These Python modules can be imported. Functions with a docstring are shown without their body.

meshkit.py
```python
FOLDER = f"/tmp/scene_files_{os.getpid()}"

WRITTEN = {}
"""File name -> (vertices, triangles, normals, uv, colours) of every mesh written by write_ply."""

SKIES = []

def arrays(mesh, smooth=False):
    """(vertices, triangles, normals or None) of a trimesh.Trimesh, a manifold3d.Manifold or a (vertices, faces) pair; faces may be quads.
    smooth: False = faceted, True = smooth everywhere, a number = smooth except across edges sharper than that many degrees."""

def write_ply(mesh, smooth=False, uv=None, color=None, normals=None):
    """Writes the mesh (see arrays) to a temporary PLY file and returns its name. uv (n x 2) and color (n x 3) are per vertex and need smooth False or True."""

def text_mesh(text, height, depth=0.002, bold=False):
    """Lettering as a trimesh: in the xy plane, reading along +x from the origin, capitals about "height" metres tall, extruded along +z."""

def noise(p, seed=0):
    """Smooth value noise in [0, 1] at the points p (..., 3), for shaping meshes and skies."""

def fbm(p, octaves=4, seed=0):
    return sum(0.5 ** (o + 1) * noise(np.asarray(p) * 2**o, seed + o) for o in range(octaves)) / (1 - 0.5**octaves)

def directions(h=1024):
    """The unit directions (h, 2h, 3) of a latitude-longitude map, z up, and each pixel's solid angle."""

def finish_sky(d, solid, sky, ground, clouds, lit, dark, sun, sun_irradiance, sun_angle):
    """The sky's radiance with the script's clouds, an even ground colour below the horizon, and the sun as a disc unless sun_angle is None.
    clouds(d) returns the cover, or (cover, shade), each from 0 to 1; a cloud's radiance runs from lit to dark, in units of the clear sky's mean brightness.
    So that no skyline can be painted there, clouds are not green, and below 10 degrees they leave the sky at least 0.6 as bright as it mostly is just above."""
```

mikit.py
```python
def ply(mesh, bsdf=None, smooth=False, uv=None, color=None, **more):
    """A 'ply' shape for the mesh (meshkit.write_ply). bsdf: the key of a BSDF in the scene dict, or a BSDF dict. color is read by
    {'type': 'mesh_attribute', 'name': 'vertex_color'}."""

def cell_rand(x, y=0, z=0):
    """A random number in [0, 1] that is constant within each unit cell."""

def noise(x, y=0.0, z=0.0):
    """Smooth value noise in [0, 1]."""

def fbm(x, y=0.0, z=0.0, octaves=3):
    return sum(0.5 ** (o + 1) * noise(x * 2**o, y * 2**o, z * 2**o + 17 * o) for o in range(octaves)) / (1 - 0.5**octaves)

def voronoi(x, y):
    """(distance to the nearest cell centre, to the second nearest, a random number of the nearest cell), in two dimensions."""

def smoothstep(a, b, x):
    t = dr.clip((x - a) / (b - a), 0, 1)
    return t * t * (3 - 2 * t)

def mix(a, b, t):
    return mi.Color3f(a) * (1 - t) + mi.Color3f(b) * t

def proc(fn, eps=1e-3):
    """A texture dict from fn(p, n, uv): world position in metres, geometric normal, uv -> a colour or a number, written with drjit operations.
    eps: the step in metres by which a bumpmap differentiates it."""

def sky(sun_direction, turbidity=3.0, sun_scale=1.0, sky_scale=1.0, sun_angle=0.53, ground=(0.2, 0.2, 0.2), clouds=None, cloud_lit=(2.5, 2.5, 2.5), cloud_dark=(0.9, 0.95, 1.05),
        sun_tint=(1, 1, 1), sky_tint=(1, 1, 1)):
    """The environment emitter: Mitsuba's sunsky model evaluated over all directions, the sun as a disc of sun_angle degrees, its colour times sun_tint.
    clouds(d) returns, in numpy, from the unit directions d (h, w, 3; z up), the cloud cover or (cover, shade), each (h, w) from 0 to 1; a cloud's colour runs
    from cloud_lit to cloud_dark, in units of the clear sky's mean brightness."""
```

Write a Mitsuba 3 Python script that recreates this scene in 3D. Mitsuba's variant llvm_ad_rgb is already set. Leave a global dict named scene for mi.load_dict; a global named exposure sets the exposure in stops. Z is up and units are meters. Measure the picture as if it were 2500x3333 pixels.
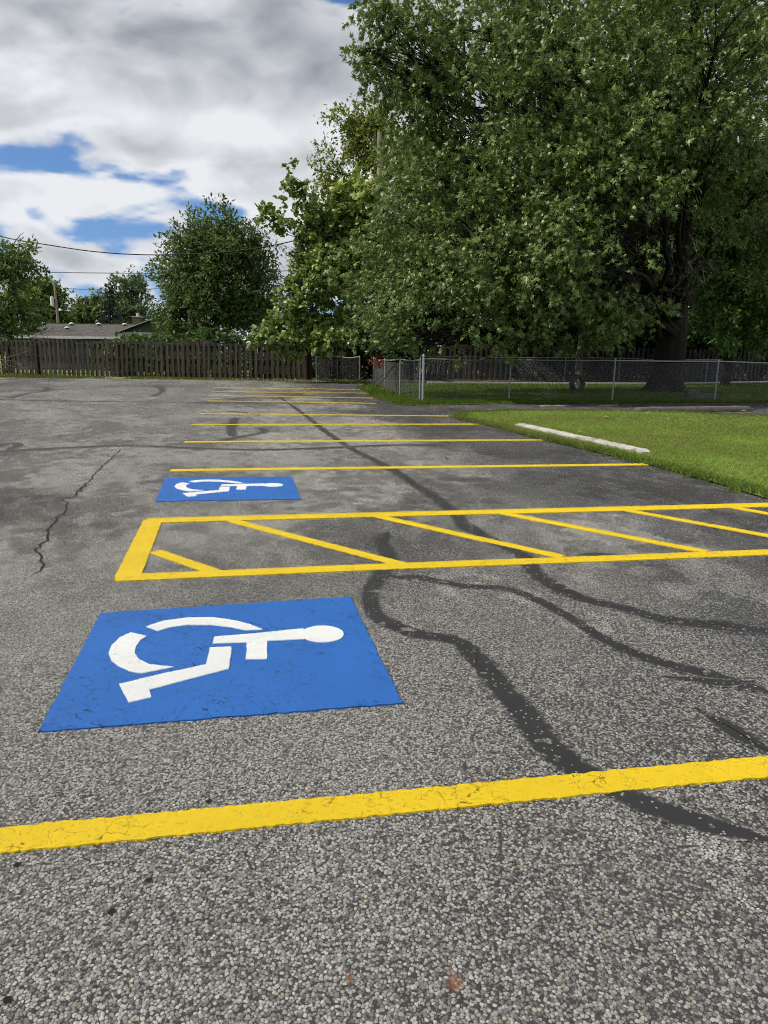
import math
import numpy as np
import drjit as dr
import mitsuba as mi
import trimesh
import mikit
import meshkit
from mikit import noise, fbm, voronoi, cell_rand, smoothstep, mix, proc

T = mi.ScalarTransform4f
scene, labels = {}, {}

# ---------------------------------------------------------------- camera, sky, exposure
PITCH, ROLL = math.radians(12.32), math.radians(0.673)
EYE = np.array([0.0, 0.0, 1.28])
FWD = np.array([0, math.cos(PITCH), -math.sin(PITCH)])
UP0 = np.array([0, math.sin(PITCH), math.cos(PITCH)])
UP = math.cos(ROLL) * UP0 - math.sin(ROLL) * np.array([1.0, 0, 0])
scene['camera'] = {'type': 'perspective', 'fov': 56.54, 'fov_axis': 'x', 'near_clip': 0.05, 'far_clip': 2000.0,
                   'to_world': T().look_at(origin=EYE.tolist(), target=(EYE + FWD).tolist(), up=UP.tolist())}
SUN_AZ, SUN_EL = math.radians(-108), math.radians(46)      # azimuth from straight ahead (+y), negative = left
SUN = [math.sin(SUN_AZ) * math.cos(SUN_EL), math.cos(SUN_AZ) * math.cos(SUN_EL), math.sin(SUN_EL)]


def clouds(d):
    """Broken cumulus low down, a grey deck of cloud bases higher up; from noise on a flat layer overhead."""
    z = np.maximum(d[..., 2], 0.0)
    el = np.degrees(np.arcsin(np.clip(z, 0, 1)))
    az = np.degrees(np.arctan2(d[..., 0], d[..., 1]))
    k = 1.0 / (z + 0.24)
    q = np.stack([d[..., 0] * k, d[..., 1] * k, z * 1.5], -1)                  # a layer overhead
    h = np.stack([d[..., 0] * 3.6, d[..., 1] * 3.6, z * 6.5], -1)              # heaps seen from the side, near the horizon
    m = np.clip((el - 10) / 14, 0, 1)[..., None]
    g = h * (1 - 0.45 * m)

    def warp(f, s):
        return np.stack([meshkit.fbm(f + 5.1, 4, s), meshkit.fbm(f + 9.7, 4, s + 1), meshkit.fbm(f + 2.3, 4, s + 2)], -1) - 0.5

    w = warp(g * 0.9, 3)
    n = meshkit.fbm(g * 0.8 + w * 0.9 + np.array([3.3, 7.9, 2.0]), 6, 11)
    fine = meshkit.fbm(h * 3.0 + w * 2.8, 7, 21)
    puff = 1 - np.abs(2 * meshkit.fbm(h * 2.2 + w * 1.5 + 7.0, 6, 31) - 1) * 3

    wisp = meshkit.fbm(h * 8.0 + w * 5.0 + 3.0, 5, 51)

    def blob(a, e, sa, se):
        return np.exp(-((az - a) / sa) ** 2 - ((el - e) / se) ** 2)

    # how much cloud there is: a deck overhead, heaps with blue between them lower down
    bias = 0.022 + 0.07 * np.clip((6 - el) / 4, 0, 1) + 0.19 * np.clip((el - 12) / 5, 0, 1) - 0.10 * np.clip((el - 40) / 20, 0, 1)
    bias = bias + 0.15 * blob(-23, 11.0, 6.5, 2.2) + 0.18 * blob(-11, 15.2, 11, 2.0) + 0.10 * blob(-12, 6.5, 9, 3.0) + 0.08 * blob(-23, 5.0, 5, 1.6)
    bias = bias - 0.24 * blob(-20.5, 14.0, 4.2, 1.7) - 0.19 * blob(-15.0, 12.0, 4.0, 1.4) - 0.24 * blob(-4.5, 12.0, 3.2, 2.3) - 0.16 * blob(-21, 8.2, 4.5, 1.2) - 0.18 * blob(-12.5, 10.6, 2.6, 2.0) - 0.40 * blob(-3.8, 24.2, 2.8, 1.9) - 0.16 * blob(-0.5, 19, 1.6, 4) - 0.14 * blob(-8, 8.3, 3.0, 0.9)
    c = n + 0.75 * (fine - 0.5) + 0.16 * (wisp - 0.5) + 0.10 * (puff - 0.5) + bias
    cover = np.clip((c - 0.46) / 0.13, 0, 1)
    cover = cover * cover * (3 - 2 * cover)
    # bases seen from below are grey, sunlit tops and thin rims are white
    s = meshkit.fbm(g * np.array([0.8, 0.8, 1.5]) + w * 0.8 + 31.0, 6, 41)
    band = 0.17 * blob(-15, 20.4, 30, 2.4) + 0.30 * blob(-8, 13.6, 7, 0.9) - 0.42 * blob(-12, 15.6, 11, 1.2) - 0.35 * blob(-22, 11.2, 8, 2.0) - 0.25 * blob(-12, 5, 18, 3) - 0.15 * blob(-24, 17.5, 6, 1.5)
    sh = 0.16 + 0.14 * np.clip((el - 9) / 8, 0, 1) + (s - 0.5) * 1.9 + 0.20 * np.clip((c - 0.62) / 0.2, 0, 1) + 1.15 * (fine - 0.5) + 0.35 * (wisp - 0.5) - 0.20 * (puff - 0.45) + band
    return cover * 0.98, np.clip(sh, 0, 1)


scene['sky'] = mikit.sky(SUN, turbidity=2.5, clouds=clouds, cloud_lit=(3.35, 3.42, 3.52), cloud_dark=(1.2, 1.3, 1.48), sun_tint=(0.92, 1.0, 1.13), sky_tint=(0.80, 0.98, 1.22))
exposure = 1.45

# ---------------------------------------------------------------- measured layout (metres; x right, y ahead of the camera)
LOT_EDGE = [(1.573,14.901),(2.04,13.382),(2.562,11.209),(3.251,8.81),(3.486,7.615),(3.566,7.076),(3.616,6.605)]
LAWN_TOP = [(1.573,15.761),(1.751,16.64),(2.718,17.353),(5.053,17.713),(6.388,17.621),(7.579,17.228),(8.85,16.612)]
PATCH = [(-1.232,29.418),(-0.953,27.859),(-0.512,23.977),(-0.267,21.699),(0.064,20.65),(0.315,19.687),(0.671,19.008),(1.918,19.78),(3.415,20.241)]
FRONT_POSTS = [(1.081,20.834),(3.73,21.775),(6.886,21.923),(10.356,22.728)]
RETURN_POSTS = [(0.468,23.604),(-0.033,28.829),(-0.578,34.157)]
GATE_POSTS = [(-3.523,36.966),(-2.576,38.737),(-1.342,37.718)]
FAR_EDGE = [(-17.916,33.679),(-14.019,34.64),(-8.305,35.317),(-3.752,34.727),(-1.489,33.499),(-1.044,32.906)]
CURB = [(1.979,34.563),(12.644,36.621),(15.659,37.923),(22.526,42.761)]
STALL = [
    [(-1.017,1.675),(1.247,2.076)],
    [(-2.397,7.9),(3.245,8.8)],
    [(-2.972,10.548),(2.591,11.385)],
    [(-3.577,13.208),(1.993,14.001)],
    [(-4.059,15.739),(1.513,15.856)],
    [(-4.94,20.116),(-0.247,19.908)],
    [(-5.519,22.857),(-0.365,22.389)],
    [(-6.04,25.125),(-0.416,25.374)],
    [(-6.713,28.148),(-0.748,28.112)],
]
AISLE_TOP = [(-1.853,5.419),(-0.188,5.715),(1.47,5.986),(3.475,6.335)]
AISLE_BOTTOM = [(-1.547,3.961),(0.063,4.264),(1.426,4.492),(2.621,4.702)]
AISLE_BAR = [(-1.486,3.963),(-1.809,5.453)]
AISLE_STRIPES = [
    [(-1.508,4.544),(-0.963,4.065)],
    [(-1.199,5.469),(0.136,4.292)],
    [(-0.066,5.696),(1.177,4.526)],
    [(0.977,5.876),(2.195,4.695)],
    [(2.1,6.031),(2.868,5.175)],
    [(3.09,6.222),(3.281,5.965)],
]
PANEL_1 = [(-1.414,3.387),(-0.176,3.677),(0.079,2.473),(-1.181,2.234)]
PANEL_2 = [(-2.305,7.409),(-0.993,7.546),(-0.755,6.348),(-2.017,6.169)]
FIG_WHEEL_ARC = [(0.192,0.792),(0.25,0.847),(0.339,0.867),(0.431,0.851),(0.516,0.797),(0.571,0.744),(0.62,0.676),(0.557,0.679),(0.503,0.724),(0.434,0.762),(0.344,0.782),(0.284,0.768),(0.24,0.737)]
FIG_WHEEL_ARC2 = [(0.144,0.74),(0.113,0.694),(0.096,0.615),(0.098,0.545),(0.117,0.476),(0.153,0.414),(0.188,0.373),(0.226,0.348),(0.271,0.362),(0.324,0.384),(0.285,0.399),(0.241,0.421),(0.206,0.467),(0.184,0.529),(0.18,0.599),(0.187,0.652),(0.205,0.691)]
FIG_LEG = [(0.432,0.533),(0.506,0.527),(0.499,0.334),(0.264,0.218),(0.276,0.161),(0.214,0.137),(0.169,0.276),(0.297,0.335),(0.425,0.383)]
FIG_TORSO = [(0.446,0.636),(0.603,0.642),(0.768,0.658),(0.762,0.551),(0.631,0.558),(0.622,0.394),(0.553,0.403),(0.56,0.558),(0.44,0.568)]
FIG_HEAD = [(0.908,0.573),(0.903,0.552),(0.893,0.534),(0.879,0.52),(0.862,0.51),(0.843,0.506),(0.824,0.507),(0.805,0.513),(0.788,0.525),(0.773,0.54),(0.763,0.559),(0.757,0.581),(0.756,0.603),(0.761,0.624),(0.77,0.643),(0.784,0.658),(0.802,0.669),(0.821,0.674),(0.842,0.673),(0.862,0.666),(0.88,0.653),(0.894,0.636),(0.904,0.616),(0.909,0.595)]
TAR_1 = [(0.038,5.18),(-0.012,4.878),(0.05,4.467),(0.006,4.159),(-0.059,3.847),(-0.066,3.577),(0.007,3.343),(0.161,3.167),(0.339,3.088),(0.409,2.885),(0.456,2.662),(0.511,2.451),(0.547,2.252),(0.592,2.108),(0.669,1.98),(0.73,1.905),(0.868,1.803),(0.998,1.744),(1.094,1.708)]
TAR_2 = [(0,4.112),(0.102,4.043),(0.199,4.065),(0.457,3.908),(0.713,3.851),(0.852,3.646),(0.941,3.406),(1.025,3.137),(1.159,2.906),(1.313,2.793),(1.451,2.676),(1.572,2.59)]
TAR_3 = [(-3.435,23.052),(-1.938,16.528),(-1.061,12.451),(-0.462,9.971),(0.051,8.309),(0.327,7.104),(0.535,6.196),(0.623,5.483),(0.77,4.98),(0.925,4.56),(0.923,4.244),(0.936,4.039),(1.073,3.729),(1.269,3.552),(1.449,3.39),(1.931,3.251)]
TAR_4 = [(1.165,2.736),(1.279,2.713),(1.381,2.686),(1.52,2.703)]
TAR_5 = [(1.175,2.467),(1.225,2.347),(1.27,2.238),(1.312,2.109)]
TAR_6 = [(-5.207,9.158),(-4.333,9.764),(-3.667,10.035),(-2.643,9.871),(-1.723,9.755),(-0.857,10.038),(0.06,10.447),(0.882,10.526)]
TAR_7 = [(-11.298,20.165),(-10.188,19.52),(-7.864,19.354),(-5.867,19.331),(-4.153,19.452),(-1.924,19.664)]
TAR_8 = [(-3.104,14.848),(-2.719,12.662),(-2.392,11.291)]
TAR_9 = [(-2.237,12.719),(-2.036,12.107),(-2.238,11.441),(-2.481,10.715)]
TAR_10 = [(-3.645,16.544),(-3.004,15.961),(-2.697,15.375)]
TAR_11 = [(0.61,5.911),(0.625,5.327),(0.657,5.153)]
TAR_12 = [(-5.279,9.289),(-5.355,10.142),(-5.126,9.948),(-5.031,9.453)]
TAR_13 = [(1.303,4.598),(1.557,4.621)]
TAR_14 = [(-10.595,20.309),(-11.247,22.704),(-11.425,24.174),(-12.382,26.401),(-13.322,26.938)]
TAR_15 = [(-9.384,28.901),(-8.795,28.192),(-7.655,24.765),(-7.092,22.003)]
CRACK_1 = [(-3.598,9.666),(-3.363,8.705),(-3.273,8.182),(-3.025,7.249),(-2.923,6.732),(-2.804,6.369),(-2.864,6.237),(-2.746,6.079),(-2.647,5.816),(-2.57,5.473),(-2.449,5.054),(-2.382,4.894),(-2.314,4.574),(-2.205,4.421),(-2.091,4.218),(-2.057,4.028),(-2.025,3.905)]
CRACK_2 = [(-2.942,7.09),(-2.946,6.829),(-2.808,6.458)]
CRACK_3 = [(-2.892,6.152),(-3.044,6.062),(-3.192,5.974)]
CRACK_4 = [(-4.516,8.302),(-4.702,9.01),(-4.735,9.465)]
CRACK_5 = [(-5.024,11.673),(-5.149,12.428),(-5.251,12.926)]
CRACK_6 = [(-4.888,10.753),(-5.077,11.115),(-5.223,11.508)]
STOP = [(2.526,13.552),(3.554,9.65)]
STOP_2 = [(6.098,17.581),(9.412,18.597)]
LEAF_SPOTS = [(4.657,15.402),(2.483,17.032),(8.845,17.609),(6.055,16.742),(2.961,14.194),(3.292,12.012),(2.856,11.094),(2.457,12.51)]
RED_SPOTS = [(0.765,9.003),(1.103,7.831)]
HOLES = [(-0.626,1.432),(-0.573,1.535),(-0.502,1.856),(-0.747,1.195),(-0.925,1.583)]
DRIVE_YELLOW = [(4.219,19.559),(4.962,19.934),(5.964,20.108),(6.551,20.338)]
TYRE = [(7.238,27.838)]
TRUNK = [(11.009,28.487)]
LOG = [(9.922,23.282),(10.845,23.136)]
SAPLING = [(8.167,30.397)]
OAK = [(-0.29,21,9.69,0.75),(-0.56,21,9.03,0.32),(0.75,22,9.87,1.6),(0.51,22,8.72,1.1),(0.86,22,7.54,1.1),(1.22,22,6.33,1.3),(2.53,21,9.72,1.7),(2.4,20.5,8.34,1.4),(2.93,20.5,7.13,1.4),(2.31,22.5,7.08,1.1),(4.15,20,9.13,1.8),(4.14,19.5,7.49,1.5),(3.74,20,6.12,1.5),(4.85,19.5,5.47,1.3),(6.22,20,9.36,1.6),(6.57,19.5,7.31,1.3),(6.16,19,6.01,1.3),(5.94,19,4.62,1.2),(5.78,19,3.68,0.95),(5.79,20,2.92,0.9),(8.2,20,9.17,1.8),(8.95,20,7.7,1.5),(8.17,19.5,6.37,1.2),(10.05,21,5.72,1.2),(2.04,20.5,4.83,1.5),(3.46,20,4.53,1.4),(0.85,22,4.83,1.4),(2.09,20.5,3.4,1.4),(3.65,20,3.37,1.2),(0.61,22,3.28,1.4),(1.52,21,2.25,0.95),(3.02,20.5,2.43,0.95),(4.42,20.5,2.57,0.9),(-0.51,24,2.07,0.9),(4.72,19.5,3.96,1.2),(5.73,22,2.41,0.8),(-0.24,24,4.3,1.3),(0.37,22.5,1.89,0.6),(2.2,21,1.84,0.55),(3.71,21,1.93,0.55),(1.1,21.5,1.65,0.45),(6.45,21,2.37,0.75),(7.26,21,2.89,0.7),(5.08,21.5,2.05,0.5)]
OAK_BACK = [(1.8,26,10.9,2.2),(2.57,26,6.23,2.4),(4.7,26,10.52,2.4),(4.71,26,4.6,2.2),(7.41,27,8.73,2.5),(7.7,27,4.92,2),(10.47,27,10.22,2.6),(12.37,27,7.59,2.2),(12.48,27,11.95,2.5),(0.97,26,7.24,1.8),(1.52,26,3.96,2),(7.51,29,3.29,1.6),(9.03,28,12.59,2.2)]
BROAD = [(-4.35,35,8.85,0.28,1),(-3.72,35,8.26,0.4,0.9),(-5.27,35,7.05,0.5),(-5.73,35,7.5,0.22),(-4.21,35,6.66,0.9),(-3,36,7.45,1.1),(-1.25,36,7.67,1.2),(-4.45,35,5.02,1),(-2.93,35,5.24,1.3),(-1.2,35,4.85,1.6),(-4.2,34.5,3.11,1),(-5.22,34,2.35,0.7),(-2.95,35,2.94,1.2),(-4.16,34,1.74,0.55),(-2.55,34,1.86,0.7),(-6.08,34,2.09,0.35),(-4.65,35,5.94,0.6),(-2.02,36,6.21,1.2)]
OLIVE = [(-2.26,48,14.62,1.6),(-3.41,48,12.49,1.6),(-0.98,48,15.29,1),(0.04,48,13.33,2),(-1.67,48,11.71,2),(1.78,49,14.68,2),(-3.34,47,10.68,1.3),(0.66,48,10.92,2.2),(3.37,50,12.76,2.2),(-1.07,48,8.43,2.5),(-3.43,48,7.28,2.4),(1.88,48,7.9,2.6)]
CENTRE = [(-11.35,50,9.42,1.45),(-12.4,50,8.54,1.6),(-10.16,50,8.62,1.5),(-12.83,50,7.28,1.7),(-9.49,50,7.47,1.7),(-11.03,49,7.9,2),(-13.71,50,5.65,1.6),(-14.2,50,4.45,1.2),(-11.74,49,5.29,2.2),(-9.17,50,5.55,1.8),(-8.54,50,3.6,1.1),(-14.53,50,2.93,0.9),(-12.43,49,3.36,1.8),(-10.48,50,3.58,1.8),(-9.14,51,7.6,1.2),(-13.75,51,6.65,1.8),(-8.91,51,4.57,1.4)]
LEFT = [(-23.58,46,6.81,1.4),(-22.4,46,7.22,0.8),(-22.09,46,8.37,0.3),(-21.71,46,6.42,0.5),(-23.08,46,4.63,1.6),(-24.41,46,2.95,1.6),(-22.47,46,3.53,1),(-22.55,46,5.73,1.1),(-25.03,46,5.16,2)]
BG1 = [(-34.38,75,6.56,1.8),(-35.76,75,6.77,2),(-33.2,75,4.99,1.1),(-36.4,75,4.95,2),(-34.09,75,4.53,1.6)]
BG2 = [(-32.27,80,5.66,1.3),(-33.25,80,4.78,1.3),(-30.96,80,6.49,1.1),(-31.86,80,4.55,1.4),(-30.55,80,5.29,1.5)]
BG3 = [(-29.31,85,8.89,1.5),(-30.26,85,6.59,1.8),(-28.85,85,6.1,2),(-29.83,85,5.06,2.2)]
RIGHT = [(14.54,34,7.49,2.2),(16.67,34,6.93,2.2),(15.08,35,4.62,2),(16.6,34,4.14,2.2),(15.5,34,2.59,1.2),(17.44,34,2.51,1.3),(14.67,36,6.39,1.8),(18.18,34,4.96,2.5),(14.96,37,3.24,1.4)]
HEDGE = [(4.72,46,4.95,2.4),(8.45,46,4.99,2.4),(12.16,46,5.03,2.6),(15.55,46,5.62,2.6),(6.2,47,7.26,2.4),(10.54,47,7.31,2.4),(14.83,47,7.91,2.4),(1.28,45,3.75,2),(18.74,47,6.3,2.6),(22.7,48,6.45,2.8),(-2.1,45,3.16,1.6),(23.23,46,3.49,2)]
WIRE_1 = [(-26.326,48,8.841),(-24.03,48,8.312),(-21.192,47.5,7.854),(-18.395,47,7.457),(-15.347,46.5,7.233),(-12.347,46,7.228),(-9.405,45.5,7.354),(-6.525,45,7.711),(-3.717,44.5,8.39),(-0.409,44,9.856)]
WIRE_2 = [(-30.484,55,7.086),(-25.044,55,7.017),(-19.937,55,7.009),(-14.826,55,7.066),(-9.716,55,7.189),(-4.61,55,7.505),(2.175,55,8.065)]
WIRE_3 = [(-31.165,70,7.261),(-28.553,68,6.948),(-24.466,65,6.652),(-18.845,60,6.353),(-13.398,56,6.295),(-7.587,52,6.423),(-4.193,50,6.644),(-0.377,44,6.814)]
WIRE_4 = [(-20.219,37.3,2.251),(-19.605,37.3,2.152),(-17.7,37.2,1.989),(-15.682,37.2,1.906),(-12.974,37,1.737),(-11.423,37,1.724),(-10.123,36.8,1.811),(-8.504,36.5,1.973),(-6.875,36,2.157),(-4.611,36,2.533)]
LOW_LIMB = [(9.763,27,4.196),(7.012,24.5,3.083),(5.075,22.5,2.425),(3.932,21.6,1.801),(3.216,21.4,1.396),(2.613,21.3,1.117)]
DROOP = [(1.254,22.5,1.836),(0.691,22.3,1.461),(0.284,22.2,1.027),(-0.057,22.1,0.575),(-0.278,22,0.319),(-0.426,22,0.262)]


LU, LN = np.array([0.980, 0.199]), np.array([-0.199, 0.980])     # along a stall line, across the stalls

# ---------------------------------------------------------------- helpers
rng = np.random.default_rng(7)


def numbered(key):
    if key not in scene and key not in labels:
        return key
    i = 1
    while f'{key}_{i:03d}' in scene or f'{key}_{i:03d}' in labels:
        i += 1
    return f'{key}_{i:03d}'


def thing(name, label, category, group=None):
    key = numbered(name)
    labels[key] = {'label': label, 'category': category}
    if group:
        labels[key]['group'] = group
    return key


def obj(name, mesh, bsdf, parent=None, smooth=False, uv=None, color=None, **more):
    key = numbered(f'{parent}__{name}' if parent else name)
    scene[key] = mikit.ply(mesh, bsdf, smooth=smooth, uv=uv, color=color, **more)
    return key


def stuff(key):
    labels.setdefault(key, {})['kind'] = 'stuff'


def structure(name, mesh, bsdf, **more):
    key = obj(name, mesh, bsdf, **more)
    labels[key] = {'kind': 'structure'}
    return key


def unit(v):
    v = np.asarray(v, float)
    return v / np.maximum(np.linalg.norm(v, axis=-1, keepdims=True), 1e-12)


def join(parts):
    vs, fs, at = [], [], 0
    for v, f in parts:
        v, f = np.asarray(v, float), np.asarray(f, int)
        if f.shape[1] == 4:
            f = np.vstack([f[:, [0, 1, 2]], f[:, [0, 2, 3]]])
        vs.append(v)
        fs.append(f + at)
        at += len(v)
    return np.vstack(vs), np.vstack(fs)


BOXF = np.array([[0, 2, 3, 1], [4, 5, 7, 6], [0, 1, 5, 4], [2, 6, 7, 3], [0, 4, 6, 2], [1, 3, 7, 5]])


def box(x0, x1, y0, y1, z0, z1):
    v = np.array([[x, y, z] for z in (z0, z1) for y in (y0, y1) for x in (x0, x1)], float)
    return v, BOXF


def beam(a, b, w, h, up=(0, 0, 1)):
    """A box bar from a to b, w wide (sideways) and h high."""
    a, b = np.asarray(a, float), np.asarray(b, float)
    d = unit(b - a)
    s = unit(np.cross(d, up))
    u = np.cross(s, d)
    v = np.array([p + i * s * w / 2 + j * u * h / 2 for p in (a, b) for j in (-1, 1) for i in (-1, 1)])
    return v, BOXF


def tube(pts, radii, sides=8, cap=True):
    p = np.asarray(pts, float)
    r = np.broadcast_to(radii, (len(p),))
    t = unit(np.gradient(p, axis=0))
    ref = np.array([0, 0, 1.0]) if abs(t[:, 2]).mean() < 0.8 else np.array([1.0, 0, 0])
    a = unit(np.cross(t, ref))
    b = np.cross(t, a)
    ang = np.arange(sides) * 2 * np.pi / sides
    v = (p[:, None] + r[:, None, None] * (np.cos(ang)[None, :, None] * a[:, None] + np.sin(ang)[None, :, None] * b[:, None])).reshape(-1, 3)
    i, j = np.meshgrid(np.arange(len(p) - 1), np.arange(sides), indexing='ij')
    q = np.stack([i * sides + j, i * sides + (j + 1) % sides, (i + 1) * sides + (j + 1) % sides, (i + 1) * sides + j], -1).reshape(-1, 4)
    f = np.vstack([q[:, [0, 1, 2]], q[:, [0, 2, 3]]])
    if cap:
        n = len(v)
        v = np.vstack([v, p[:1], p[-1:]])
        k = np.arange(sides)
        f = np.vstack([f, np.stack([(k + 1) % sides, k, k * 0 + n], 1), np.stack([n - sides + k, n - sides + (k + 1) % sides, k * 0 + n + 1], 1)])
    return v, f[:, ::-1]


def smooth_path(pts, step=0.05):
    """Catmull-Rom through the points, resampled."""
    p = np.asarray(pts, float)
    e = np.vstack([2 * p[0] - p[1], p, 2 * p[-1] - p[-2]])
    out = []
    for i in range(len(p) - 1):
        a, b, c, d = e[i:i + 4]
        n = max(2, int(np.linalg.norm(c - b) / step))
        t = (np.arange(n) / n)[:, None]
        out.append(0.5 * (2 * b + (c - a) * t + (2 * a - 5 * b + 4 * c - d) * t * t + (3 * b - 3 * c + d - a) * t ** 3))
    return np.vstack(out + [p[-1:]])


def polygon(pts, z, fine=None):
    """A flat sheet from a 2D outline."""
    from shapely.geometry import Polygon
    g = Polygon(pts).buffer(0)
    g = max(getattr(g, 'geoms', [g]), key=lambda q: q.area)
    v, f = trimesh.creation.triangulate_polygon(g, engine='earcut')
    v3 = np.column_stack([v, np.full(len(v), z)])
    n = np.cross(v3[f[:, 1]] - v3[f[:, 0]], v3[f[:, 2]] - v3[f[:, 0]])[:, 2]
    f = np.where(n[:, None] < 0, f[:, ::-1], f)
    return v3, f


def slab(pts, z):
    """A coat of paint: the sheet and its own thin edge down to the asphalt."""
    p = np.asarray(pts, float)
    k = len(p)
    i = np.arange(k)
    j = (i + 1) % k
    v = np.vstack([np.column_stack([p, np.full(k, z)]), np.column_stack([p, np.full(k, -0.001)])])
    return join([polygon(p, z), (v, np.stack([i, i + k, j + k, j], 1))])


def jitter(pts, step, amp, closed=True, r=None):
    """Walk along an outline in small steps and shift each point a little: the ragged edge of paint on stones."""
    r = r or rng
    p = np.asarray(pts, float)
    if closed:
        p = np.vstack([p, p[:1]])
    out = []
    for a, b in zip(p[:-1], p[1:]):
        n = max(1, int(np.linalg.norm(b - a) / step))
        t = np.arange(n)[:, None] / n
        q = a + (b - a) * t
        nrm = unit(np.array([-(b - a)[1], (b - a)[0]]))
        off = r.normal(0, amp, (n, 1))
        off = 0.6 * off + 0.4 * np.roll(off, 1, axis=0)
        off[0] *= 0.3
        out.append(q + nrm * off)
    return np.vstack(out)


def stripe(pts, width, z):
    """A painted line along a path of points, with ragged edges."""
    p = smooth_path(np.asarray(pts, float), 0.5) if len(pts) > 2 else np.asarray(pts, float)
    d = unit(np.gradient(p, axis=0))
    n = np.stack([-d[:, 1], d[:, 0]], 1)
    w = np.broadcast_to(width, (len(p),))[:, None] / 2
    near = np.linalg.norm(p.mean(0))
    return slab(jitter(np.vstack([p + n * w, (p - n * w)[::-1]]), 0.010 if near < 8 else 0.05, 0.0028 if near < 8 else 0.004), z)


# ---------------------------------------------------------------- materials
def lot(p):
    return p.x * 0.980 + p.y * 0.199, p.y * 0.980 - p.x * 0.199


CELL = 0.0088


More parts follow.
